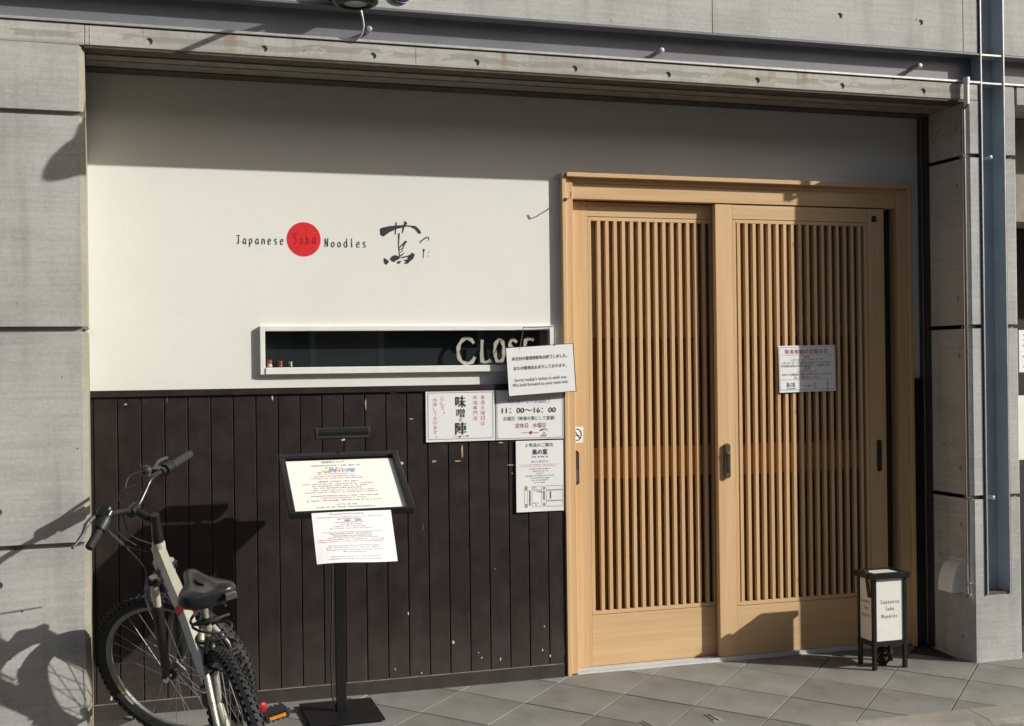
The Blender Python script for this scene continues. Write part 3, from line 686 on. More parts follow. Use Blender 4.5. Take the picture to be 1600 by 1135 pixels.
def sliding_door(x0, Y, label, slat0, pitch, nsl, handle_px, front):
    d = thing('sliding_door', label, 'door', 'slatted sliding doors of the entrance')
    W, T = 1.028, .034; z0, z1 = .030, 2.412
    sl, sr = .100, .105
    box('stile', x0, x0+sl, Y, Y+T, z0, z1, 'wood_upright', d, .0015); box('stile', x0+W-sr, x0+W, Y, Y+T, z0, z1, 'wood_upright', d, .0015)
    box('top_rail', x0+sl+.0004, x0+W-sr-.0004, Y+.0012, Y+T, 2.337, z1-.001, 'wood_level', d, .0012)
    box('bottom_panel', x0+sl+.0004, x0+W-sr-.0004, Y+.0012, Y+T, z0+.001, .290, 'wood_level', d, .0012)
    lx0, lx1, lz0, lz1 = x0+sl+.002, x0+W-sr-.002, .2925, 2.3345
    for nm, a in (('lattice_frame', (lx0, lx0+.019, Y+.003, Y+T, lz0, lz1)), ('lattice_frame', (lx1-.019, lx1, Y+.003, Y+T, lz0, lz1)),
                  ('lattice_frame', (lx0+.0193, lx1-.0193, Y+.003, Y+T, lz0, lz0+.019)), ('lattice_frame', (lx0+.0193, lx1-.0193, Y+.003, Y+T, lz1-.019, lz1))):
        box(nm, *a, 'wood_level' if a[1]-a[0] > .1 else 'wood_upright', d, .001)
    sm = MB().box(-.0094, .0094, 0, .024, lz0+.0193, lz1-.0193).mesh('slat', .0012); sm.materials.append(MAT['wood_upright'])
    for k in range(nsl):
        X = slat0+k*pitch
        if lx0+.03 < X < lx1-.028: obj('slat', sm, None, d, loc=(X, Y+.0035, 0))
    box('middle_rail', lx0+.0195, lx1-.0195, Y+.0285, Y+T+.004, .985, 1.145, 'wood_inner', d)
    box('pane', lx0, lx1, Y+T+.0045, Y+T+.0085, lz0, 1.715, 'film_lower', d); box('pane', lx0, lx1, Y+T+.0045, Y+T+.0085, 1.7155, lz1, 'film_upper', d)
    return d
RL, LL = .413, .4585
pitR = (onY(1346.8, 630, RL).x-onY(1157.8, 630, RL).x)/16
door_r = sliding_door(3.125, RL, 'right-hand slatted sliding door, the front leaf bearing the year-end notice', onY(1157.8, 630, RL).x, pitR, 17, None, True)
pitL = (onY(900+1272/6.667, 630, LL).x-onY(900+175/6.667, 630, LL).x)/13
door_l = sliding_door(2.322, LL, 'left-hand slatted sliding door, the rear leaf partly behind the other', onY(900+175/6.667, 630, LL).x, pitL, 22, None, False)
def capsule(cx, cz, hw, hh, y0, y1, n=10):
    pts = [(cx+hw*math.cos(a), cz+hh-hw+hw*math.sin(a)) for a in [math.pi*k/n for k in range(n+1)]]+[(cx+hw*math.cos(a), cz-hh+hw+hw*math.sin(a)) for a in [math.pi+math.pi*k/n for k in range(n+1)]]
    N = len(pts); vs_ = [(x_, y0, z_) for x_, z_ in pts]+[(x_, y1, z_) for x_, z_ in pts]
    return MB().add(vs_, [tuple(range(N-1, -1, -1)), tuple(range(N, 2*N))]+[(k, (k+1) % N, (k+1) % N+N, k+N) for k in range(N)])
p = onY(901, 731, LL); h_ = obj('pull_handle', capsule(p.x, p.z, .0145, .088, LL-.002, LL+.01), 'stainless', door_l, .001)
obj('recess', capsule(p.x, p.z+.008, .0105, .070, LL-.0026, LL+.004), 'groove_dark', h_)
obj('recess_glint', capsule(p.x, p.z-.040, .0095, .034, LL-.0030, LL+.003), 'rim_grey', h_)
p = onY(1135.5, 720, RL); h_ = obj('lock_handle', capsule(p.x, p.z, .0155, .092, RL-.016, RL+.005), 'brass', door_r, .001)
obj('lock_face', capsule(p.x, p.z-.012, .0075, .050, RL-.0185, RL-.015), 'chrome', h_); obj('key_slot', capsule(p.x, p.z-.014, .0045, .038, RL-.0195, RL-.018), 'groove_dark', h_)
obj('thumb_turn', MB().lathe((p.x, RL-.016, p.z+.042), (0, -1, 0), [(.008, 0), (.008, .006), (.004, .010)], 12), 'chrome', h_)
p = onY(1374, 712, RL); h_ = obj('pull_handle', capsule(p.x, p.z, .0155, .088, RL-.002, RL+.01), 'black_metal', door_r, .001); obj('recess', capsule(p.x, p.z, .010, .075, RL-.0026, RL+.004), 'groove_dark', h_)
p = onY(1365.5, 342.5, RL); pl2 = Plane3((p.x-.016, RL, p.z+.017), WALLX, DOWN, .032, .034); st = obj('number_plate', sheet_mesh(pl2, .002), 'ink', door_r, .0005)
mb = MB(); put_frame(mb, pl2, .006, .014, .008, .026, .0022, .0025); put_frame(mb, pl2, .018, .026, .008, .026, .0022, .0025); obj('plate_marks', mb, 'ink_grey', st)

# ================================================================== THINGS ON THE WALL
PY = .3795
def mini_logo(pl, red, inkm, u, v_, w_, parent_mb_ink, mb_red, mb_line):
    """the little rule - disc - brush mark used at the foot of the notices"""
    r_ = w_*.055
    mb_red.add([pl.p(u-w_*.12+r_*math.cos(2*math.pi*k/16), v_+r_*math.sin(2*math.pi*k/16), .0016) for k in range(16)], [tuple(range(16))])
    put_rect(mb_line, pl, u-w_*.45, u-w_*.20, v_-.001, v_+.001, .0014); put_rect(mb_line, pl, u-w_*.04, u+w_*.14, v_-.001, v_+.001, .0014)
    sc = w_*.30/900
    brush(parent_mb_ink, lambda x, y, d: pl.p(u+w_*.17+x*sc, v_+(y-560)*sc, d), .0016, 13)
# framed notice with brush lettering
pl = sheet_from_px((665, 611), (773, 609), (666.5, 691.5), PY)
nt1 = thing('notice_sheet', 'white notice with large black vertical brush lettering on the dark planks', 'notice')
obj('sheet', sheet_mesh(pl, .007), 'paper', nt1)
mi, mr, ml, mp = MB(), MB(), MB(), MB()
put_frame(ml, pl, .010, pl.W-.010, .010, pl.H-.012, .0018); 
for ch, vv, hh, ww in (('味', .056, .058, .050), ('噌', .112, .044, .042), ('の', .146, .018, .015), ('陣', .188, .060, .054)): put_text(mi, pl, ch, pl.W*.50, vv*pl.H/.252, ww, hh*pl.H/.252)
for k, dx in enumerate((-.0012, .0012)):
    for ch, vv, hh, ww in (('味', .056, .058, .050), ('陣', .188, .060, .054)): put_text(mi, pl, ch, pl.W*.50+dx, vv*pl.H/.252, ww, hh*pl.H/.252, .0016+.0001*k)
put_column(mp, pl, '毎週火曜日は', pl.W*.825, .036, .022, .0255); put_column(mp, pl, '味噌専門店', pl.W*.715, .036, .022, .0255)
put_column(mp, pl, 'として、', pl.W*.245, .038, .020, .0235); put_column(mp, pl, '出陣しております。', pl.W*.135, .044, .019, .0225)
r_ = .0055; mr.add([pl.p(pl.W*.485+r_*math.cos(k*.4), pl.H*.905+r_*math.sin(k*.4), .0016) for k in range(16)], [tuple(range(16))]); put_rect(ml, pl, pl.W*.39, pl.W*.46, pl.H*.904, pl.H*.909); put_rect(ml, pl, pl.W*.51, pl.W*.56, pl.H*.904, pl.H*.909)
put_marks(mi, pl, pl.W*.585, pl.H*.90, .008, .012)
obj('black_lettering', mi, 'ink', nt1); obj('red_mark', mr, 'ink_red', nt1); obj('ruled_border', ml, 'ink_grey', nt1); obj('pink_lettering', mp, 'ink_pink', nt1)
# opening hours
pl = sheet_from_px((775, 609.5), (880, 608), (776, 688), PY)
nt2 = thing('notice_sheet', 'white opening-hours notice partly behind the hanging sold-out board', 'notice')
obj('sheet', sheet_mesh(pl, .007), 'paper', nt2)
mi, mr, ml, mb3 = MB(), MB(), MB(), MB()
put_frame(ml, pl, .004, pl.W-.004, .004, pl.H-.006, .0018)
H = pl.H; W_ = pl.W
put_text(mb3, pl, '材料無くなり次第終了', W_*.49, H*.235, W_*.64, H*.085); put_text(mi, pl, '11：00～16：00', W_*.485, H*.415, W_*.80, H*.105)
put_text(mi, pl, '11：00～16：00', W_*.487, H*.417, W_*.80, H*.105, .0016)
put_text(mi, pl, '火曜日（味噌の陣として営業）', W_*.49, H*.575, W_*.77, H*.085); put_text(mr, pl, '定休日', W_*.375, H*.72, W_*.19, H*.098); put_text(mr, pl, '水曜日', W_*.635, H*.72, W_*.19, H*.098)
mini_logo(pl, None, None, W_*.56, H*.865, W_*.42, mi, mr, ml)
obj('black_lettering', mi, 'ink', nt2); obj('red_lettering', mr, 'ink_red', nt2); obj('ruled_border', ml, 'ink_grey', nt2); obj('blue_lettering', mb3, 'ink_blue', nt2)
# flyer for the second shop
pl = sheet_from_px((806, 689.5), (880, 687.5), (808, 801), PY)
nt3 = thing('flyer', 'tall white flyer with a street map below the opening-hours notice', 'flyer')
pl.bend = (.0015, .0018, .9); obj('sheet', sheet_mesh(pl, .004), 'paper', nt3)
mi, mr, ml, mb3 = MB(), MB(), MB(), MB(); W_, H = pl.W, pl.H
put_text(mi, pl, '２号店のご案内', W_*.49, H*.062, W_*.58, H*.055)
for dx in (0, .0009): put_text(mi, pl, '蔦の葉', W_*.50+dx, H*.160, W_*.32, H*.078, .0015+dx*.2)
for dx in (-.15, -.10, -.03, .03, .08, .15): put_rect(mi, pl, W_*(.5+dx)-.004, W_*(.5+dx)+.004, H*.222, H*.236)
put_text(mb3, pl, '鶏だし醤油そば', W_*.50, H*.293, W_*.36, H*.030)
put_marks(mr, pl, W_*.50, H*.338, W_*.88, H*.016); put_marks(mr, pl, W_*.46, H*.362, W_*.74, H*.016)
for vv, ww in ((.40, .46), (.432, .34), (.464, .15), (.496, .60), (.528, .40), (.560, .35), (.592, .27)): put_marks(mi, pl, W_*.50, H*vv, W_*ww, H*.018)
mu = lambda a, b_, c_, e_: put_frame(ml, pl, W_*a, W_*b_, H*c_, H*e_, .0012)
mu(.17, .24, .64, .935); mu(.33, .54, .64, .69); mu(.33, .54, .705, .935); mu(.63, .985, .64, .70); mu(.63, .985, .705, .85); mu(.63, .985, .855, .935)
for (a, c_, e_) in ((.205, .65, .695), (.205, .885, .925), (.285, .70, .90), (.585, .65, .69), (.585, .715, .83), (.585, .88, .925), (.72, .725, .82)):
    q_ = c_
    while q_ < e_: put_rect(mi, pl, W_*(a-.014), W_*(a+.014), H*q_, H*(q_+.009)); q_ += .0125
put_marks(mi, pl, W_*.385, H*.665, W_*.08, H*.018); put_marks(mi, pl, W_*.41, H*.882, W_*.13, H*.018); put_marks(ml, pl, W_*.48, H*.725, W_*.10, H*.028); put_rect(mi, pl, W_*.40, W_*.425, H*.90, H*.915)
obj('black_lettering', mi, 'ink', nt3); obj('red_lettering', mr, 'ink_pink', nt3); obj('map_lines', ml, 'ink_grey', nt3); obj('blue_lettering', mb3, 'ink_blue', nt3)
# year-end notice on the right-hand door
pl = sheet_from_px((1216, 541), (1305, 539), (1217.5, 614), RL-.004)
nt4 = thing('notice_sheet', 'white year-end notice with red heading taped to the slatted door', 'notice')
pl.bend = (.0022, .0016, 1.2); obj('sheet', sheet_mesh(pl, .0015), 'paper', nt4)
mi, mr, ml = MB(), MB(), MB(); W_, H = pl.W, pl.H
put_frame(ml, pl, .004, W_-.004, .008, H-.012, .0015)
for dx in (0, .0008): put_text(mr, pl, '年末年始のお知らせ', W_*.485+dx, H*.128, W_*.75, H*.105, .0015+dx*.2)
for body, vv, ww in (('蔦本店', .245, .10), ('１２月３０日（水）～１月６日（水）まで', .305, .57), ('１月７日（木）より通常通り営業させていただきます。', .370, .86), ('（年末最終営業日は味噌の陣が蔦として営業致します。）', .435, .92), ('蔦の葉', .490, .11),
                     ('１２月２７日（日）まで', .555, .33), ('年始より店舗移転の為暫くお休みさせていただきます。', .620, .88), ('宜しくお願い申し上げます。', .685, .45)): put_text(mi, pl, body, W_*.49, H*vv, W_*ww, H*.050)
put_rect(ml, pl, W_*.03, W_*.97, H*.205, H*.209); put_rect(ml, pl, W_*.03, W_*.97, H*.725, H*.729)
put_text(mi, pl, '蔦の葉', W_*.20, H*.84, W_*.15, H*.105); put_rect(mi, pl, W_*.12, W_*.28, H*.915, H*.930); mini_logo(pl, None, None, W_*.54, H*.87, W_*.26, mi, mr, ml)
put_column(mi, pl, '味噌の陣', W_*.85, H*.79, .013, .0135)
obj('black_lettering', mi, 'ink', nt4); obj('red_lettering', mr, 'ink_red', nt4); obj('ruled_lines', ml, 'ink_grey', nt4)
# no smoking sticker on the left-hand door
pl = sheet_from_px((896, 667), (911.5, 667), (896, 692), LL-.0005)
stk = thing('no_smoking_sticker', 'small square no-smoking sticker above the left door pull', 'sticker')
obj('sheet', sheet_mesh(pl, .0008), 'paper', stk); mb = MB(); n_ = 32; ru, rv = .0225, .0345; cu, cv = pl.W*.37, pl.H*.5
vs_ = []
for k in range(n_):
    a = 2*math.pi*k/n_; vs_ += [pl.p(cu+.0255*math.cos(a), cv+.031*math.sin(a), .0014), pl.p(cu+.0215*math.cos(a), cv+.027*math.sin(a), .0014)]
mb.add([v_ for v_ in vs_], [(2*k, 2*k+1, (2*k+3) % (2*n_), (2*k+2) % (2*n_)) for k in range(n_)])
mb.add([pl.p(cu-.017, cv-.021, .0015), pl.p(cu-.014, cv-.024, .0015), pl.p(cu+.019, cv+.019, .0015), pl.p(cu+.016, cv+.022, .0015)], [(0, 1, 2, 3)]); put_rect(mb, pl, cu-.018, cu+.012, cv+.002, cv+.006, .0014)
obj('ring_and_bar', mb, 'ink', stk)
# sold-out board on its chain
pl = sheet_from_px((790, 543.5), (896, 536.5), (795.5, 620), .345)
brd = thing('hanging_board', 'tilted white sold-out board hanging on a ball chain by the window', 'sign')
obj('board', MB().obox(pl.p(pl.W/2, pl.H/2, -.003), pl.ex, pl.ey, pl.n, pl.W/2, pl.H/2, .004), 'black_plastic', brd, .001)
p2 = Plane3(pl.p(.002, .003, .0012), pl.ex, pl.ey, pl.W-.007, pl.H-.006); obj('sheet', sheet_mesh(p2, .0008), 'paper', brd)
mi = MB(); W_, H = p2.W, p2.H
for dx in (0, .0007):
    put_text(mi, p2, '本日分の整理券配布は終了しました。', W_*.49+dx, H*.235, W_*.83, H*.078, .0015+dx*.2); put_text(mi, p2, 'またの御来店おまちしております。', W_*.49+dx, H*.435, W_*.79, H*.078, .0015+dx*.2)
    if dx: continue
    put_text(mi, p2, "Sorry today's ticket is sold out.", W_*.49+dx, H*.690, W_*.79, H*.090, .0015+dx*.2); put_text(mi, p2, 'We look forward to your next visit.', W_*.48+dx, H*.795, W_*.84, H*.090, .0015+dx*.2)
obj('lettering', mi, 'ink', brd)
mb = MB()
def chain(a, b_, sag, n_):
    for k in range(n_+1):
        t_ = k/n_; p = a.lerp(b_, t_)+Vector((0, 0, -sag*4*t_*(1-t_)))
        mb.lathe(p-Vector((0, 0, .0035)), (0, 0, 1), [(.001, 0), (.0034, .0022), (.0034, .0048), (.001, .007)], 6)
hk = onY(818, 512, .374); hk2 = onY(866, 510, .374)
chain(hk, hk2, .002, 22); chain(hk2, onY(866, 540, .345), 0, 12); chain(hk, onY(812, 545, .345), 0, 12)
obj('ball_chain', mb, 'rim_grey', brd)
# lettering and figures inside the window
cl = thing('window_lettering', 'cream hand-cut CLOSE letters standing inside the narrow window', 'lettering')
pc = Plane3((onY(708, 525, .4285).x, .4285, onY(708, 525, .4285).z), WALLX, DOWN, .5, .15)
for ch, xa, xb in (('C', 709, 750), ('L', 746, 772), ('O', 768, 794), ('S', 790, 816), ('E', 815, 840)):
    mb = MB(); ua, ub = onY(xa, 550, .4285).x-pc.O.x, onY(xb, 550, .4285).x-pc.O.x
    h_ = .128 if ch == 'C' else .118; put_strokes(mb, pc, ch, ua, ub, .140 if ch == 'C' else .135, h_, .017, d=0, thick=.004)
    obj('letter', mb, 'letter_cream', cl)
for k, (px, mats, lab) in enumerate(((421.5, ('red_glaze', 'cream_glaze'), 'tiny red and white ornament at the window end'), (438, ('red_glaze', 'red_glaze'), 'tiny red ornament in the middle of the three'), (454, ('cream_glaze', 'brass'), 'tiny tan ornament, rightmost of the three in the window'))):
    fg = thing('ornament', lab, 'figurine', 'small ornaments on the window sill')
    p = onY(px, 570, .446); z = WZ0+.031; s_ = 1.02-.12*k
    obj('body', MB().lathe((p.x, .446, z), (0, 0, 1), [(.008*s_, 0), (.0125*s_, .005*s_), (.0125*s_, .012*s_), (.008*s_, .021*s_)], 12), mats[1], fg, smooth=True)
    obj('head', MB().lathe((p.x, .446, z+.019*s_), (0, 0, 1), [(.004*s_, 0), (.0115*s_, .004*s_), (.0125*s_, .009*s_), (.009*s_, .016*s_), (.003*s_, .018*s_)], 12), mats[0], fg, smooth=True)
    for sg in (-1, 1): obj('ear', MB().lathe((p.x+sg*.007*s_, .446, z+.032*s_), (sg*.3, 0, 1), [(.0045*s_, 0), (.0005, .010*s_)], 6), mats[0], fg)
# hook on the door frame
hkk = thing('coat_hook', 'small metal hook screwed to the upper left door jamb', 'hook')
p = onY(882, 311, .36)
obj('plate', MB().lathe((p.x+.012, .378, p.z), (0, -1, 0), [(.009, 0), (.009, .004)], 12), 'stainless', hkk)
obj('arm', MB().tube([(p.x+.012, .376, p.z), (p.x+.014, .33, p.z-.002), (p.x+.014, .312, p.z+.004), (p.x+.014, .306, p.z+.03)], .0032, 8), 'stainless', hkk, smooth=True)

# ------------------------------------------------------------------ lamp over the front, cable, blue plate
lamp = thing('dome_lamp', 'black dome lamp on an arm over the steel band', 'lamp')
lc = Vector((1.045, -.55, 3.042))
prof = [(.090, 0), (.093, .004), (.091, .03), (.080, .065), (.058, .095), (.034, .112), (.024, .165)]
obj('shade', MB().lathe(lc, (0, 0, 1), prof, 32), 'black_metal', lamp, smooth=True)
obj('rim_ring', MB().tube([lc+Vector((0.072*math.cos(2*math.pi*k/32), 0.072*math.sin(2*math.pi*k/32), -.003)) for k in range(32)], .006, 6, closed=True), 'black_plastic', lamp, smooth=True)
obj('bulb_holder', MB().lathe(lc-Vector((0, 0, .008)), (0, 0, 1), [(.02, 0), (.045, .004), (.045, .01)], 20), 'rim_grey', lamp, smooth=True)
obj('arm', MB().tube([lc+Vector((0, 0, .16)), lc+Vector((0, .02, .24)), lc+Vector((.02, .10, .29)), lc+Vector((.08, .33, .29)), (lc.x+.15, .0, lc.z+.24)], .012, 10), 'black_metal', lamp, smooth=True)
obj('wall_plate', MB().lathe((lc.x+.15, .001, lc.z+.24), (0, -1, 0), [(.05, 0), (.05, .012), (.03, .02)], 20), 'black_metal', lamp, smooth=True)
jb = thing('junction_box', 'black cable box fixed just above the steel band', 'junction box')
a = onY(513, 6, -.03); b_ = onY(562, 6, -.03)
obj('case', MB().box(a.x, b_.x, -.075, -.001, UZ+.008, UZ+.14), 'black_plastic', jb, .008); obj('lid', MB().box(a.x+.012, b_.x-.012, -.081, -.0745, UZ+.02, UZ+.13), 'black_plastic', jb, .002)
cb = obj('cable', MB().tube([onY(563, 9, -.07), onY(563.5, 14, -.075), onY(566.5, 27, -.07), onY(568.5, 41, -.055), onY(565.5, 53, -.03), onY(560, 60.5, -.016), onY(556, 62.5, -.011)], .0042, 8), 'cable_white', smooth=True)
tag(cb, 'thin white cable looping from the black box down to the steel band', 'cable')
p = onY(628.5, -13, -.01); bs = thing('round_plate', 'dark blue round plate at the top edge above the steel band', 'sign')
obj('disc', MB().lathe((p.x, .001, p.z), (0, -1, 0), [(.05, 0), (.05, .016), (.044, .02)], 28), 'sign_blue', bs)
obj('rim', MB().tube([(p.x+.05*math.cos(2*math.pi*k/28), -.012, p.z+.05*math.sin(2*math.pi*k/28)) for k in range(28)], .003, 6, closed=True), 'white_plastic', bs)

# ------------------------------------------------------------------ down pipe and vent hood
pipe = thing('down_pipe', 'thin stainless down pipe at the right pier corner', 'pipe')
px_, py_ = XR-.016, .012
obj('pipe', MB().tube([(px_, py_, 2.905), (px_, py_, .345)], .0115, 14), 'stainless', pipe, smooth=True)
a = onY(1511, 121, -.03); b_ = onY(1511, 163, -.03)
obj('head_pipe', MB().tube([(a.x-.002, -.026, a.z), (a.x-.002, -.026, b_.z)], .0145, 14), 'white_plastic', pipe, smooth=True)
obj('head_collar', MB().tube([(a.x-.002, -.026, a.z), (a.x-.002, -.026, a.z-.032)], .0175, 14), 'white_plastic', pipe, smooth=True)
obj('offset_elbow', MB().tube([(a.x-.002, -.026, b_.z+.006), (a.x-.005, -.020, b_.z-.012), (px_, py_, 2.90)], .0105, 12), 'stainless', pipe, smooth=True)
for z in (JZ[0]-.004, JZ[1]-.004, JZ[2]-.004, .40): obj('clip', MB().box(px_-.0135, px_+.018, py_-.0125, py_+.013, z-.006, z+.006), 'stainless', pipe, .002)  # clips at the joints stand in for sunlit spots on the pipe
obj('end_cap', MB().box(px_-.016, px_+.004, py_-.02, py_+.012, .325, .348), 'chrome', pipe, .003)
vent = thing('vent_hood', 'white quarter-round vent hood on the inner side of the pier', 'vent')
vy0, vy1 = .070, .190; vz = .345; hr = .165
mb = MB(); n_ = 12; vs_ = []
for Y in (vy0, vy1):
    vs_ += [(XR, Y, vz)] + [(XR-.080*math.sin(math.pi/2*k/n_), Y, vz+hr*math.cos(math.pi/2*k/n_)) for k in range(n_+1)]
N = n_+2
mb.add(vs_, [tuple(range(N)), tuple(range(2*N-1, N-1, -1))]+[(k, k+1, k+1+N, k+N) for k in range(1, N-1)])
obj('hood', mb, 'white_plastic', vent, .002); box('grille', XR-.076, XR-.001, vy0+.006, vy1-.006, vz-.003, vz-.0005, 'groove_dark', vent)
box('flange', XR-.003, XR+.001, vy0-.006, vy1+.006, vz-.006, vz+hr+.008, 'white_plastic', vent, .001)

# ------------------------------------------------------------------ neighbour to the right of the pier
nb = thing('neighbouring_shopfront', 'dark recessed neighbouring shopfront right of the concrete pier', 'shopfront')
box('wall', 4.70, 6.5, .80, .86, 1.32, 3.6, 'room_dark', nb); box('wall', 4.701, 6.5, .62, .66, .98, 1.36, 'plaster', nb); box('counter_front', 4.702, 6.5, .60, .66, .0, .975, 'black_plastic', nb)
box('shutter_box', 4.702, 6.5, .30, .60, 2.35, 2.925, 'soffit_board', nb)
pl = sheet_from_px((1592, 516), (1622, 516), (1592, 582), .59)
np_ = thing('neighbour_notice', 'white notice with red print at the right picture edge', 'notice')
obj('sheet', sheet_mesh(pl, .003), 'paper', np_); mb = MB(); 
for k in range(7): put_marks(mb, pl, pl.W*.55, pl.H*(.12+.125*k), pl.W*.7, pl.H*.055)
obj('red_lettering', mb, 'ink_red', np_)

# ------------------------------------------------------------------ menu stand
bp0 = onY(530, 711, .085).z
st = thing('menu_stand', 'black floor stand with slanted menu frame and picture light', 'sign stand')
bz = gz(1.07, .13)
mb = MB(); q4 = [(.900, .282), (1.236, .280), (1.240, -.028), (.905, -.030)]
obj('base_plate', MB().add([(x_, y_, gz(x_, y_)+.006) for x_, y_ in q4]+[(x_, y_, gz(x_, y_)+.017) for x_, y_ in q4], [(3, 2, 1, 0), (4, 5, 6, 7)]+[(k, (k+1) % 4, (k+1) % 4+4, k+4) for k in range(4)]), 'black_metal', st, .002)
for x_, y_ in ((.93, .0), (1.21, .0), (.93, .25), (1.21, .25)): obj('rubber_foot', MB().lathe((x_, y_, gz(x_, y_)), (0, 0, 1), [(.012, 0), (.012, .008)], 10), 'rubber', st)
box('pole', 1.046, 1.092, .114, .139, bz+.014, bp0-.03, 'black_metal', st, .002)
TL, TR_, BL, BR_ = onY(434, 713, .085), onY(620, 708, .085), onY(452.5, 806.5, -.275), onY(648, 799, -.275)
ex = ((TR_-TL)+(BR_-BL)).normalized(); ex = Vector((ex.x, 0, 0)).normalized(); W_ = ((TR_-TL).length+(BR_-BL).length)/2
mt, mbm = (TL+TR_)/2, (BL+BR_)/2; cxm = (mt.x+mbm.x)/2
O = Vector((cxm-W_/2, .085, mt.z)); ey = Vector((0, -.36, mbm.z-mt.z)); bp = Plane3(O, ex, ey, W_, ey.length)
W_, H = bp.W, bp.H; fw = .027
fr = obj('menu_frame', MB().obox(bp.p(W_/2, H/2, -.012), bp.ex, bp.ey, bp.n, W_/2-.004, H/2-.004, .006), 'black_plastic', st, .001)
for a in ((0, W_, 0, fw), (0, W_, H-fw*.6, H), (0, fw, fw+.0004, H-fw*.6-.0004), (W_-fw, W_, fw+.0004, H-fw*.6-.0004)):
    obj('frame_bar', MB().obox(bp.p((a[0]+a[1])/2, (a[2]+a[3])/2, .004), bp.ex, bp.ey, bp.n, (a[1]-a[0])/2, (a[3]-a[2])/2, .011), 'black_metal', fr, .003)
ps = Plane3(bp.p(fw-.004, fw*1.4, -.002), bp.ex, bp.ey, W_-2*fw+.008, H-fw*2.0); ps.bend = (.0018, .0015, .3); obj('menu_sheet', sheet_mesh(ps, .001), 'paper_cream', fr)
mi, mr, mg = MB(), MB(), MB(); W2, H2 = ps.W, ps.H
put_text(mi, ps, '整理券について', W2*.44, H2*.045, W2*.21, H2*.040)
for vv, ww, mbx, cc in ((.115, .44, mi, .445), (.16, .17, mi, .44), (.245, .33, mi, .44), (.285, .33, mr, .44), (.325, .40, mr, .44), (.365, .46, mr, .44), (.430, .36, mi, .44), (.475, .64, mr, .44), (.515, .50, mi, .45), (.555, .42, mi, .42), (.595, .55, mr, .46), (.635, .65, mr, .45),
                        (.705, .60, mi, .47), (.745, .40, mr, .45), (.790, .66, mi, .46), (.870, .18, mi, .46), (.915, .52, mi, .46)): put_marks(mbx, ps, W2*cc, H2*vv, W2*ww, H2*.026)
obj('menu_lettering', mi, 'ink_grey', fr); tag(obj('menu_red_lettering', mr, 'ink_pink', fr), kind='stuff')
for k, tm in enumerate(('tint_yellow', 'tint_blue', 'tint_pink', 'tint_teal', 'tint_blue')):
    mb = MB(); put_rect(mb, ps, W2*(.325+.060*k), W2*(.325+.060*k+.056), H2*.180, H2*.228, .0012); obj('colour_patch', mb, tm, fr)
box('pole_bracket', 1.040, 1.098, .02, .145, bp0-.075, bp0-.045, 'black_metal', st, .003)
# picture light
la, lb = onY(493, 678, .04), onY(577, 677, .04)
lm = obj('picture_light', MB().tube([(la.x, .04, la.z), (lb.x, .04, la.z)], .026, 16), 'black_metal', st, smooth=True)
for X in (la.x+.004, lb.x-.004): obj('end_cap', MB().tube([(X-.005, .04, la.z), (X+.005, .04, la.z)], .0275, 16), 'black_plastic', lm, smooth=True)
obj('lamp_arm', MB().tube([((la.x+lb.x)/2, .04, la.z-.02), ((la.x+lb.x)/2-.006, .05, la.z-.045), ((la.x+lb.x)/2-.012, .065, la.z-.07), ((la.x+lb.x)/2-.014, .078, bp.O.z-.012)], .0045, 8), 'black_metal', st, smooth=True)
obj('lamp_knuckle', MB().lathe(((la.x+lb.x)/2, .04, la.z-.034), (0, 0, 1), [(.010, 0), (.014, .006), (.010, .014)], 12), 'stainless', st, smooth=True)
obj('power_cord', MB().tube([(1.044, .12, .95), (1.036, .118, .7), (1.030, .12, .45), (1.024, .12, .25), (1.028, .12, .09), (1.045, .122, .035)], .004, 6), 'rubber', st, smooth=True)
# the English sheet hanging from the frame
A, B_, C_ = onY(486.5, 802.5, -.291), onY(610.5, 796.5, -.291), onY(495.5, 883.5, -.425)
hs = thing('hanging_sheet', 'plain white English notice hanging below the menu frame', 'notice')
W_ = B_.x-A.x; pe = Plane3(Vector((A.x, -.293, (A.z+B_.z)/2)), WALLX, Vector((0, -.13, C_.z-A.z)), W_, math.hypot(.13, C_.z-A.z))
pe.bend = (.007, .006, .4); obj('sheet', sheet_mesh(pe, .0012), 'paper', hs); mi, mr, mb3 = MB(), MB(), MB(); H = pe.H
put_text(mi, pe, 'Requesting Numbered tickets', W_*.44, H*.045, W_*.42, H*.034)
for vv, ww, mbx in ((.105, .82, mr), (.145, .30, mi), (.215, .36, mi), (.255, .28, mr), (.295, .44, mr), (.335, .52, mr), (.440, .52, mi), (.550, .80, mr), (.590, .82, mr), (.710, .66, mr)): put_marks(mbx, pe, W_*.46, H*vv, W_*ww, H*.024)
for body, vv, ww in (('You only one numbered ticket will be handed out to you', .405, .72), ('Pls be careful not to lose the ticket', .475, .48), ('until we collect them when we take you the seat', .512, .62), ('Pls you meal ticket when we showed you inside', .672, .62), ('Pls understand some menu might be already sold out', .752, .68), ('When you showed inside.', .795, .30), ('Thank you so much for your understanding and', .885, .60), ('cooperation to manage the store in this location.', .930, .66)): put_text(mi, pe, body, W_*.48, H*vv, W_*ww, H*.030)
put_rect(mb3, pe, W_*.40, W_*.47, H*.165, H*.192); put_rect(mb3, pe, W_*.535, W_*.61, H*.165, H*.192)
obj('lettering', mi, 'ink_grey', hs); obj('red_lettering', mr, 'ink_pink', hs); obj('blue_marks', mb3, 'ink_blue', hs)

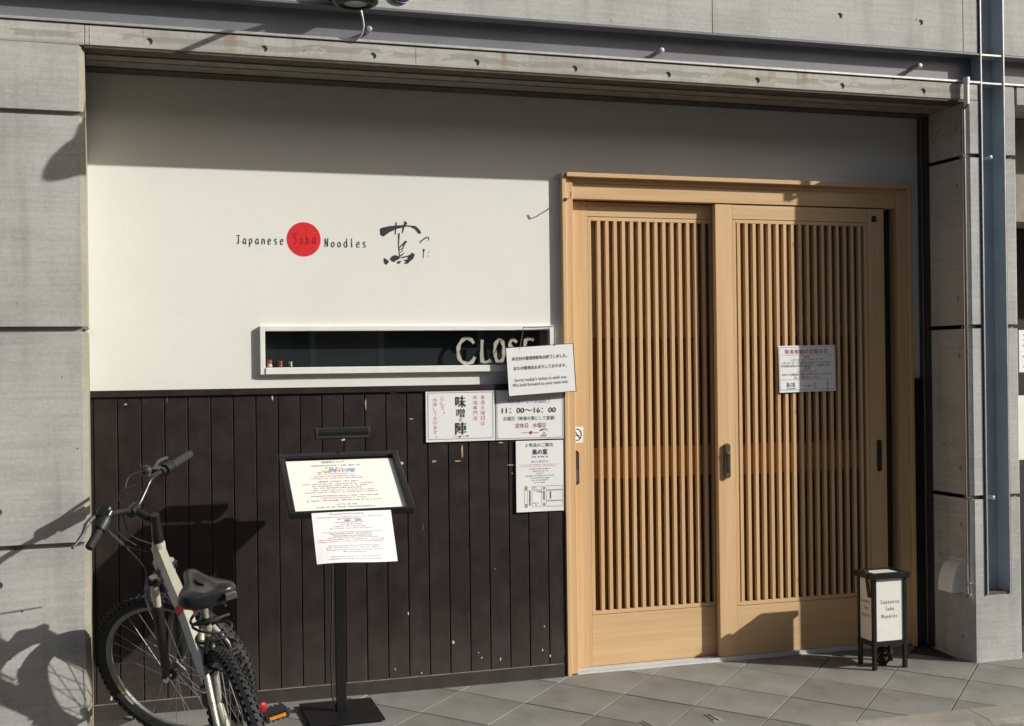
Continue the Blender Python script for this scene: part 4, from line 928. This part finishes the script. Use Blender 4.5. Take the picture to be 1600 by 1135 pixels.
# ------------------------------------------------------------------ paper lantern box
ln = thing('floor_lantern', 'square black-framed floor lantern with white panels by the pier', 'lantern')
x0, x1, y0, y1 = 3.800, 4.002, .030, .178
g0 = gz(3.9, .1); zp0 = onY(1375, 1003, y0).z; zt = onY(1369, 906, y0).z
pw = .021
for (a, b_) in ((x0, y0), (x1-pw, y0), (x0, y1-pw), (x1-pw, y1-pw)): box('leg', a, a+pw, b_, b_+pw, gz(a, b_), zt-.002, 'black_metal', ln, .002)
for (z0, z1, e) in ((zp0-.026, zp0, 0), (zt, zt+.030, .012)):
    box('rail', x0-e, x1+e, y0-e+.002, y0+pw-.004, z0, z1, 'black_metal', ln, .002); box('rail', x0-e, x1+e, y1-pw+.004, y1+e-.002, z0, z1, 'black_metal', ln, .002)
    box('rail', x0-e+.002, x0+pw-.004, y0+pw-.0035, y1-pw+.0035, z0, z1, 'black_metal', ln, .002); box('rail', x1-pw+.004, x1+e-.002, y0+pw-.0035, y1-pw+.0035, z0, z1, 'black_metal', ln, .002)
fp = box('panel', x0+pw-.004, x1-pw+.004, y0+.006, y0+.010, zp0-.004, zt+.004, 'lamp_acrylic', ln); sp = box('panel', x0+.006, x0+.010, y0+pw-.004, y1-pw+.004, zp0-.004, zt+.004, 'lamp_acrylic', ln)
box('panel', x0+pw-.004, x1-pw+.004, y1-.010, y1-.006, zp0-.004, zt+.004, 'lamp_acrylic', ln); box('panel', x1-.010, x1-.006, y0+pw-.004, y1-pw+.004, zp0-.004, zt+.004, 'lamp_acrylic', ln)
box('top_panel', x0+pw-.005, x1-pw+.005, y0+pw-.005, y1-pw+.005, zt+.018, zt+.024, 'lamp_acrylic', ln); box('bottom_panel', x0+.01, x1-.01, y0+.01, y1-.01, zp0-.02, zp0-.015, 'black_plastic', ln)
f3 = Plane3((x0, y0+.006, zt), WALLX, DOWN, x1-x0, zt-zp0); s3 = Plane3((x0+.006, y1, zt), Vector((0, -1, 0)), DOWN, y1-y0, zt-zp0)
for pln, par in ((f3, fp), (s3, sp)):
    mb = MB(); hgt = pln.H
    for word, vv, a, b_ in (('Japanese', .40, .22, .80), ('Soba', .51, .38, .64), ('Noodles', .63, .26, .74)): put_strokes(mb, pln, word, pln.W*a, pln.W*b_, hgt*vv, hgt*.060, .0019)
    obj('hand_lettering', mb, 'ink' if par is fp else 'ink_grey', par)
q1, q2 = onX(1352.5, 893, x0-.014), onX(1358, 934, x0-.005)
obj('strap', MB().obox((q1+q2)/2, (0, 1, 0), (q1-q2).normalized(), (1, 0, 0), .012, (q1-q2).length/2, .003), 'black_plastic', ln, .001)
obj('strap_tip', MB().obox((q1.x, q1.y, zt+.036), (1, 0, 0), (0, 1, 0), (0, 0, 1), .012, .012, .007), 'black_plastic', ln, .001)
mb = MB(); rr = random.Random(3)
cc = Vector((3.90, .10, gz(3.9, .1)+.052))
for k in range(7):
    n3 = Vector((rr.uniform(-1, 1), rr.uniform(-1, 1), rr.uniform(-.6, .6))).normalized(); a3 = n3.orthogonal().normalized(); b3 = n3.cross(a3); r3 = rr.uniform(.022, .044)
    mb.tube([cc+Vector((rr.uniform(-.012, .012), 0, 0))+(a3*math.cos(t_*.524)+b3*math.sin(t_*.524))*r3 for t_ in range(12)], .0036, 6, closed=True)
for k in range(4): 
    e3 = Vector((rr.uniform(-1, 1), rr.uniform(-.8, .2), rr.uniform(-.1, .6))); mb.tube([cc, cc+e3*.04, cc+e3*.075+Vector((0, 0, .01))], .0036, 6)
mb.box(cc.x-.02, cc.x+.016, cc.y-.012, cc.y+.012, gz(cc.x, cc.y)+.002, cc.z)
obj('coiled_cord', mb, 'rubber', ln, smooth=False)

# ================================================================== BICYCLE
bk = thing('bicycle', 'champagne mountain bike leaning by the left pier, front wheel turned', 'bicycle')
FH = Vector((.331, -.150, .334)); FN = Vector((.512, .768, .384)).normalized()
ST = onP(242, 806, FH, FN); SA = (ST-FH).normalized()                    # steering axis, from the hub up to the stem cap
RH = onZ(378, 1172, .26)
BN = SA.cross(RH-FH).normalized(); BF = (FH-RH).normalized(); BU = BN.cross(BF)
SF = SA.cross(FN).normalized()                                           # forward of the turned fork
def B(f_, u_, r_=0): return RH+BF*f_+BU*u_+BN*r_
SL = (ST-FH).length
def S(d_, r_=0, f_=0): return ST-SA*d_+FN*r_+SF*f_                        # d_ metres down the steering axis
RIM, TYR = .313, .026
def wheel(name, O, N, label, phase, disc_side, parts_sticker=False):
    a = N.orthogonal().normalized(); a = (SF if name == 'front_wheel' else BF); a = (a-N*a.dot(N)).normalized(); b_ = N.cross(a)
    cs = lambda t_, r_, o_=0: O+(a*math.cos(t_)+b_*math.sin(t_))*r_+N*o_
    # rim: shaped hoop
    prof = [(-.013, RIM-.006), (-.013, RIM+.004), (.013, RIM+.004), (.013, RIM-.006), (.007, RIM-.020), (-.007, RIM-.020)]; n_ = 64; k6 = len(prof)
    vs_ = [cs(2*math.pi*i/n_, r_, o_) for i in range(n_) for o_, r_ in prof]
    wh = obj(name, MB().add(vs_, [(i*k6+j, i*k6+(j+1) % k6, ((i+1) % n_)*k6+(j+1) % k6, ((i+1) % n_)*k6+j) for i in range(n_) for j in range(k6)]), 'rim_grey', bk, smooth=True)
    # tyre with knobs
    mb = MB(); RT = RIM+TYR-.006; k6 = 10
    vs_ = [cs(2*math.pi*i/n_, RT+TYR*math.cos(2*math.pi*j/k6), TYR*math.sin(2*math.pi*j/k6)) for i in range(n_) for j in range(k6)]
    mb.add(vs_, [(i*k6+j, i*k6+(j+1) % k6, ((i+1) % n_)*k6+(j+1) % k6, ((i+1) % n_)*k6+j) for i in range(n_) for j in range(k6)])
    NK = 76
    for i in range(NK):
        t_ = 2*math.pi*i/NK
        for j, (an, hw, hl) in enumerate(((-.95, .0055, .0065), (-.35, .006, .005), (.35, .006, .005), (.95, .0055, .0065))):
            tt = t_+(math.pi/NK if j in (1, 2) else 0); rad = (a*math.cos(tt)+b_*math.sin(tt)); tan = (-a*math.sin(tt)+b_*math.cos(tt))
            ctr = O+rad*(RT+(TYR+.002)*math.cos(an))+N*((TYR+.002)*math.sin(an)); up_ = rad*math.cos(an)+N*math.sin(an); sd_ = tan.cross(up_)
            mb.obox(ctr, tan, sd_, up_, hl, hw, .0032)
    tag(obj('tyre', mb, 'rubber', wh), kind='stuff')
    mb = MB(); NS = 32
    for i in range(NS):
        t_ = 2*math.pi*(i+.5)/NS; sg = 1 if i % 2 else -1; lead = (1 if (i//2) % 2 else -1)*1.15
        mb.tube([cs(t_, RIM-.018, 0), cs(t_+lead, .024, sg*.030)], .0011, 5)
    tag(obj('spokes', mb, 'spoke_steel', wh), kind='stuff')
    obj('hub', MB().lathe(O-N*.05, N, [(.008, 0), (.010, .012), (.026, .014), (.026, .020), (.014, .028), (.014, .072), (.026, .080), (.026, .086), (.010, .088), (.008, .10)], 18), 'black_metal', wh, smooth=True)
    obj('axle', MB().lathe(O-N*.082, N, [(.004, 0), (.011, .002), (.011, .014), (.0055, .016), (.0055, .148), (.011, .150), (.011, .162), (.004, .164)], 12), 'chrome', wh, smooth=True)
    if parts_sticker:
        for px0, px1, mt in (((199, 1067), (207, 1079), 'lime_sticker'), ((208, 1081), (219, 1092), 'white_plastic')):
            q0, q1 = onP(*px0, O-N*.0135, N)-O, onP(*px1, O-N*.0135, N)-O
            t0, t1 = math.atan2(q0.dot(b_), q0.dot(a)), math.atan2(q1.dot(b_), q1.dot(a))
            mb = MB(); M = 5; vs_ = []
            for i in range(M+1):
                t_ = t0+(t1-t0)*i/M; vs_ += [cs(t_, RIM-.0165, -.0098), cs(t_, RIM-.0065, -.0140)]
            obj('rim_sticker', mb.add(vs_, [(2*i, 2*i+1, 2*i+3, 2*i+2) for i in range(M)]), mt, wh)
        rt_ = 2.35
        obj('spoke_reflector', MB().obox(cs(rt_, .05, -.02), (a*math.cos(rt_)+b_*math.sin(rt_)), (-a*math.sin(rt_)+b_*math.cos(rt_)), N, .012, .028, .006), 'rim_grey', wh, .002)
    return wh
wheel('front_wheel', FH, FN, '', 0, 0, True); wheel('rear_wheel', RH, BN, '', 0, 0)
# fork
fk = obj('fork_crown', MB().obox(S(.262), FN, SF, SA, .085, .026, .018), 'black_metal', bk, .008)
obj('steerer', MB().tube([S(.0), S(.26)], .0175, 14), 'black_metal', fk, smooth=True)
for sg in (-1, 1):
    obj('stanchion', MB().tube([S(.24, sg*.066), S(.41, sg*.066)], .0165, 14), 'champagne', fk, smooth=True)
    obj('lower_leg', MB().tube([S(.375, sg*.066), S(.39, sg*.066), S(.41, sg*.066), S(SL-.05, sg*.066), S(SL-.005, sg*.064, .012)], [.021, .0255, .024, .019, .014], 14), 'black_metal', fk, smooth=True)
    obj('brake_arm', MB().tube([S(.40, sg*.060, .03), S(.34, sg*.055, .035), S(.27, sg*.03, .04)], .007, 8), 'rim_grey', fk, smooth=True)
    obj('brake_pad', MB().obox(S(.385, sg*.022, .02), SF, SA, FN, .028, .006, .006), 'rubber', fk, .002)
arch = [S(.40, -.066, .02), S(.345, -.06, .045), S(.320, -.03, .055), S(.315, 0, .058), S(.320, .03, .055), S(.345, .06, .045), S(.40, .066, .02)]
obj('fork_brace', MB().tube(arch, .009, 8), 'rim_grey', fk, smooth=True)
# stem, bar, controls
mbs = MB()
for k in range(3): mbs.tube([S(.075+.014*k), S(.085+.014*k)], .0225, 14)
obj('headset_spacer', mbs, 'black_metal', fk, smooth=True)
obj('stem_cap', MB().tube([S(-.004), S(.075)], [.018, .021], 14), 'black_metal', fk, smooth=True)
CL = onP(208, 797, S(0)+SF*.085, SF)
BPl = CL; bpx = lambda x, y: onP(x, y, BPl, SF)
stem = obj('stem', MB().tube([S(.022), S(.018, 0, .03), CL-SF*.01, CL], [.018, .016, .016, .018], 12), 'black_metal', bk, smooth=True)
obj('bar_clamp', MB().tube([CL-FN*.024, CL+FN*.024], .0225, 14), 'black_metal', stem, smooth=True)
def path(pts, n_=5):
    out = []
    for i in range(len(pts)-1):
        p0, p1, p2, p3 = pts[max(i-1, 0)], pts[i], pts[i+1], pts[min(i+2, len(pts)-1)]
        for k in range(n_):
            t_ = k/n_; out.append(.5*(2*p1+(p2-p0)*t_+(2*p0-5*p1+4*p2-p3)*t_*t_+(3*p1-p0-3*p2+p3)*t_**3))
    return out+[pts[-1]]
hb = path([bpx(141, 852), bpx(160, 819), bpx(168, 808), bpx(186, 801), CL, bpx(217, 787), bpx(226, 769), bpx(236, 749), bpx(255, 736), bpx(296, 711)])
obj('handlebar', MB().tube(hb, .0115, 12), 'black_metal', stem, smooth=True)
gl, gl2, gr, gr2 = bpx(139, 857), bpx(155, 829), bpx(297.5, 709.5), bpx(268, 728)
for (a, b_) in ((gl, gl2), (gr, gr2)):
    dv = (b_-a).normalized(); L = (b_-a).length
    obj('grip', MB().tube([a, a+dv*.004, b_-dv*.002, b_], [.0145, .0165, .0165, .0175], 16), 'rubber', stem, smooth=True)
    ribs = MB()
    for k in range(6): ribs.tube([b_+dv*(.004+.0085*k), b_+dv*(.0095+.0085*k)], .0265-.0006*k, 16)
    ribs.tube([b_, b_+dv*.056], .0235, 16); obj('twist_shifter', ribs, 'black_plastic', stem, smooth=True)
    body = b_+dv*.075
    obj('lever_body', MB().obox(body+SF*.02, dv, SF, SA, .026, .024, .016), 'black_metal', stem, .005)
    obj('lever_clamp', MB().tube([body-dv*.010, body+dv*.012], .0175, 12), 'black_metal', stem, smooth=True)
lpx = lambda x, y: onP(x, y, BPl+SF*.045, SF)
obj('brake_lever', MB().tube(path([lpx(146, 808), lpx(135, 821), lpx(128, 838), lpx(113, 857)], 4), [.010]*5+[.008]*5+[.0055]*3, 8), 'lever_grey', stem, smooth=True)
obj('brake_lever', MB().tube(path([gr2+(gr2-gr).normalized()*.075+SF*.035, gr2+SF*.06+SA*.01, gr2.lerp(gr, .5)+SF*.066], 4), .0075, 8), 'lever_grey', stem, smooth=True)
bl = bpx(229, 742)+SA*.012
obj('bell', MB().lathe(bl, SA, [(.022, 0), (.024, .008), (.021, .018), (.012, .025), (.003, .027)], 18), 'black_plastic', stem, smooth=True); obj('bell_clamp', MB().obox(bl-SA*.006, FN, SF, SA, .01, .016, .008), 'rim_grey', stem, .002)
for pts in ([(182, 812), (198, 836), (206, 852)], [(160, 800), (172, 820), (196, 850), (222, 862)], [(203, 803), (207, 824), (221, 842), (240, 852)], [(212, 777), (206, 768), (214, 745), (226, 733)], [(202, 792), (196, 773), (205, 757)]):
    pp = [bpx(*p_)+SF*(.03 if i < len(pts)-1 else -.02) for i, p_ in enumerate(pts)]
    obj('brake_cable', MB().tube(path(pp, 5), .0026, 6), 'black_plastic', bk, smooth=True)
obj('brake_cable', MB().tube(path([bpx(176, 822)+SF*.05, bpx(206, 858)+SF*.02, S(.25, -.02, .06), S(.33, -.05, .06), S(.42, -.05, .05)], 5), .0026, 6), 'rim_grey', bk, smooth=True)
# frame
hd = obj('head_tube', MB().tube([S(.118), S(.125), S(.235), S(.242)], [.023, .026, .026, .023], 16), 'champagne', bk, smooth=True)
bq = lambda x, y, r_=0: onP(x, y, RH+BN*r_, BN)
mt = path([bq(247, 856), bq(262, 893), bq(275, 925), bq(289, 957), bq(305, 1003), bq(322, 1050), bq(336, 1088)], 2)
obj('main_tube', MB().tube(mt, [.030]*3+[.034]*3+[.031]*(len(mt)-6), 6), 'champagne', bk, .0)
obj('gusset', MB().tube([B(.905, .485), B(.84, .445), B(.74, .395)], [.022, .020, .012], 8), 'olive_grey', bk, smooth=True)
obj('red_tape', MB().tube([bq(285.5, 949), bq(290.5, 961)], .0335, 6), 'red_tape', bk)
mb = MB(); dirv = (bq(275, 925)-bq(262, 893)).normalized()
for k in range(6):
    ctr = bq(262, 893)+dirv*(-.005+.026*k)-BN*.034; mb.obox(ctr+BU*.002, dirv, BU, BN, .008, .013-.004*(k % 2), .0006); mb.obox(ctr+dirv*.010, dirv, BU, BN, .002, .016, .0006)
obj('frame_decal', mb, 'ink', bk)
obj('lower_tube', MB().tube([bq(337, 1088), bq(345, 1112), bq(356, 1144)], .0165, 12), 'champagne', bk, smooth=True)
obj('pivot_block', MB().obox(bq(338, 1088), BF, BU, BN, .022, .03, .036), 'black_metal', bk, .008)
obj('seat_tube', MB().tube([B(.190, .432), B(.208, .27), B(.275, .0)], .0175, 14), 'olive_grey', bk, smooth=True)
obj('seat_clamp', MB().tube([B(.189, .436), B(.191, .415)], .021, 14), 'black_metal', bk, smooth=True)
obj('seat_post', MB().tube([B(.178, .520), B(.190, .43)], .0140, 12), 'olive_grey', bk, smooth=True)
for sg in (-1, 1):
    obj('seat_stay', MB().tube([B(.195, .39, sg*.022), B(.14, .34, sg*.045), B(.0, .005, sg*.066)], [.012, .012, .010], 10), 'champagne', bk, smooth=True)
    obj('chain_stay', MB().tube([B(.275, .0, sg*.03), B(.20, .0, sg*.05), B(.0, -.003, sg*.066)], [.013, .012, .010], 10), 'champagne', bk, smooth=True)
    obj('rear_brake', MB().tube([B(.10, .30, sg*.05), B(.105, .34, sg*.042), B(.11, .39, sg*.02)], .007, 8), 'black_metal', bk, smooth=True)
obj('bottom_bracket', MB().tube([B(.275, .0, -.037), B(.275, .0, .037)], .022, 14), 'black_metal', bk, smooth=True)
obj('chainring', MB().lathe(B(.275, .0, .040), BN, [(.03, 0), (.088, .001), (.092, .003), (.088, .005), (.03, .006)], 36), 'black_metal', bk, smooth=True)
obj('sprocket', MB().lathe(B(0, 0, .030), BN, [(.045, 0), (.045, .006), (.034, .008), (.034, .018), (.026, .020), (.026, .026)], 24), 'rim_grey', bk, smooth=True)
pdl = B(.092, .050, .10)
cr = obj('crank', MB().tube([B(.275, .0, .055), B(.19, .025, .075), B(.09, .052, .082)], [.014, .011, .013], 10), 'black_metal', bk, smooth=True)
obj('crank', MB().tube([B(.275, .0, -.055), B(.36, -.025, -.075), B(.44, -.05, -.082)], [.014, .011, .013], 10), 'black_metal', bk, smooth=True)
def pedal(ctr, sg):
    pd = obj('pedal', MB().obox(ctr, BN, BF, BU, .048, .040, .010), 'black_plastic', bk, .004)
    obj('pedal_axle', MB().tube([ctr-BN*sg*.062, ctr+BN*sg*.05], .007, 8), 'chrome', pd, smooth=True)
    for f_ in (-1, 1): obj('pedal_reflector', MB().obox(ctr+BF*f_*.0405, BN, BU, BF, .030, .0065, .002), 'orange_reflector', pd, .001)
    obj('pedal_cap', MB().tube([ctr+BN*sg*.046, ctr+BN*sg*.056], .012, 12), 'chrome', pd, smooth=True)
    mb = MB()
    for k in range(5):
        for f_ in (-1, 1): mb.obox(ctr+BN*(-.036+.018*k)+BF*f_*.036, BN, BF, BU, .005, .006, .0135)
    tag(obj('pedal_teeth', mb, 'black_plastic', pd), kind='stuff')
pedal(B(.090, .052, .155), 1); pedal(B(.44, -.05, -.155), -1)
obj('rear_reflector', MB().lathe(B(-.040, .140, .088), (BN*.3-BF).normalized(), [(.017, -.008), (.018, .0), (.015, .003), (.006, .005)], 18), 'red_reflector', bk, smooth=True)
obj('reflector_bracket', MB().tube([B(.05, .12, .055), B(-.03, .145, .095)], .004, 6), 'black_metal', bk, smooth=True)
obj('kickstand', MB().tube([B(.12, -.005, -.055), B(.06, -.15, -.16), B(.04, -.30, -.255)], .008, 8), 'rim_grey', bk, smooth=True)
# saddle lofted from cross sections (along, half width, crown height, drop of the skirt)
secs = [(-.140, .060, .014, .040), (-.130, .098, .026, .056), (-.095, .122, .036, .062), (-.050, .116, .036, .060), (-.005, .088, .030, .054), (.040, .058, .024, .048), (.095, .040, .024, .046), (.145, .034, .020, .042), (.172, .020, .010, .034)]
SAD = .92
secs = [(l*SAD, a*SAD, b_*SAD, c_*SAD) for l, a, b_, c_ in secs]
SC = B(.165, .556); sfw = (BF*.985+BU*.13).normalized(); sup = BN.cross(sfw)
vs_ = []; K = 13
for (l, hw, hc, dr) in secs:
    for k in range(K):
        t_ = -1+2*k/(K-1); x_ = hw*math.copysign(min(1, abs(t_)*1.12), t_) if abs(t_) < .9 else hw*math.copysign(1.0, t_)
        z_ = hc*(1-abs(t_)**2.2)-(dr if abs(t_) > .95 else 0)-(.012 if (abs(t_) < .2 and -.09 < l < .06) else 0)+ (.012 if l < -.08 else 0)*abs(t_)
        vs_.append(SC+sfw*l+BN*x_+sup*z_)
fs_ = [(i*K+k, i*K+k+1, (i+1)*K+k+1, (i+1)*K+k) for i in range(len(secs)-1) for k in range(K-1)]
fs_ += [tuple(range(K)), tuple((len(secs)-1)*K+k for k in range(K-1, -1, -1))] + [(i*K, (i+1)*K, (i+1)*K+K-1, i*K+K-1) for i in range(len(secs)-1)]
sme = MB().add(vs_, fs_).mesh('saddle'); sad = obj('saddle', sme, 'saddle_vinyl', bk, smooth=True)
md = sad.modifiers.new('round', 'SUBSURF'); md.levels = 1; md.render_levels = 2
obj('saddle_recess', MB().add([SC+sfw*(.004+.046*math.cos(k*math.pi/10))+BN*.0125*math.sin(k*math.pi/10)+sup*h_ for h_ in (.026, .016) for k in range(20)], [tuple(range(20)), tuple(range(39, 19, -1))]+[(k, (k+1) % 20, (k+1) % 20+20, k+20) for k in range(20)]), 'groove_dark', sad)
obj('saddle_patch', MB().obox(SC-sfw*.136+BN*.066-sup*.004, BN, sup, sfw, .020, .012, .008), 'rim_grey', sad, .002)
for sg in (-1, 1): obj('saddle_rail', MB().tube([SC+sfw*.10+BN*sg*.01-sup*.01, SC+sfw*.04+BN*sg*.02-sup*.034, SC-sfw*.05+BN*sg*.022-sup*.034, SC-sfw*.10+BN*sg*.03-sup*.01], .0038, 6), 'rim_grey', sad, smooth=True)
# coiled cable lock round the seat post
hel = []
TURN = 6.2
for k in range(int(TURN*22)+1):
    t_ = k/(TURN*22); a_ = 2*math.pi*TURN*t_
    base = B(.190, .455, .012).lerp(B(.13, .255, .022), t_)
    hel.append(base+BN*(.066*math.cos(a_))+BF*(.058*math.sin(a_))+BU*(.010*math.sin(a_*1.37+t_*5)))
hel += [B(.16, .23, -.04), B(.17, .17, -.05), B(.19, .12, -.045)]
lk = thing('coil_lock', 'black coiled cable lock wound round the bicycle seat post', 'lock')
obj('cable', MB().tube(hel, .0052, 8), 'rubber', lk, smooth=True)
obj('lock_body', MB().tube([B(.15, .20, -.055), B(.19, .13, -.05)], .016, 12), 'black_plastic', lk, smooth=True); obj('lock_ring', MB().tube([B(.15, .20, -.055), B(.155, .192, -.0545)], .0175, 12), 'chrome', lk, smooth=True)

bpy.data.objects.remove(_fo)
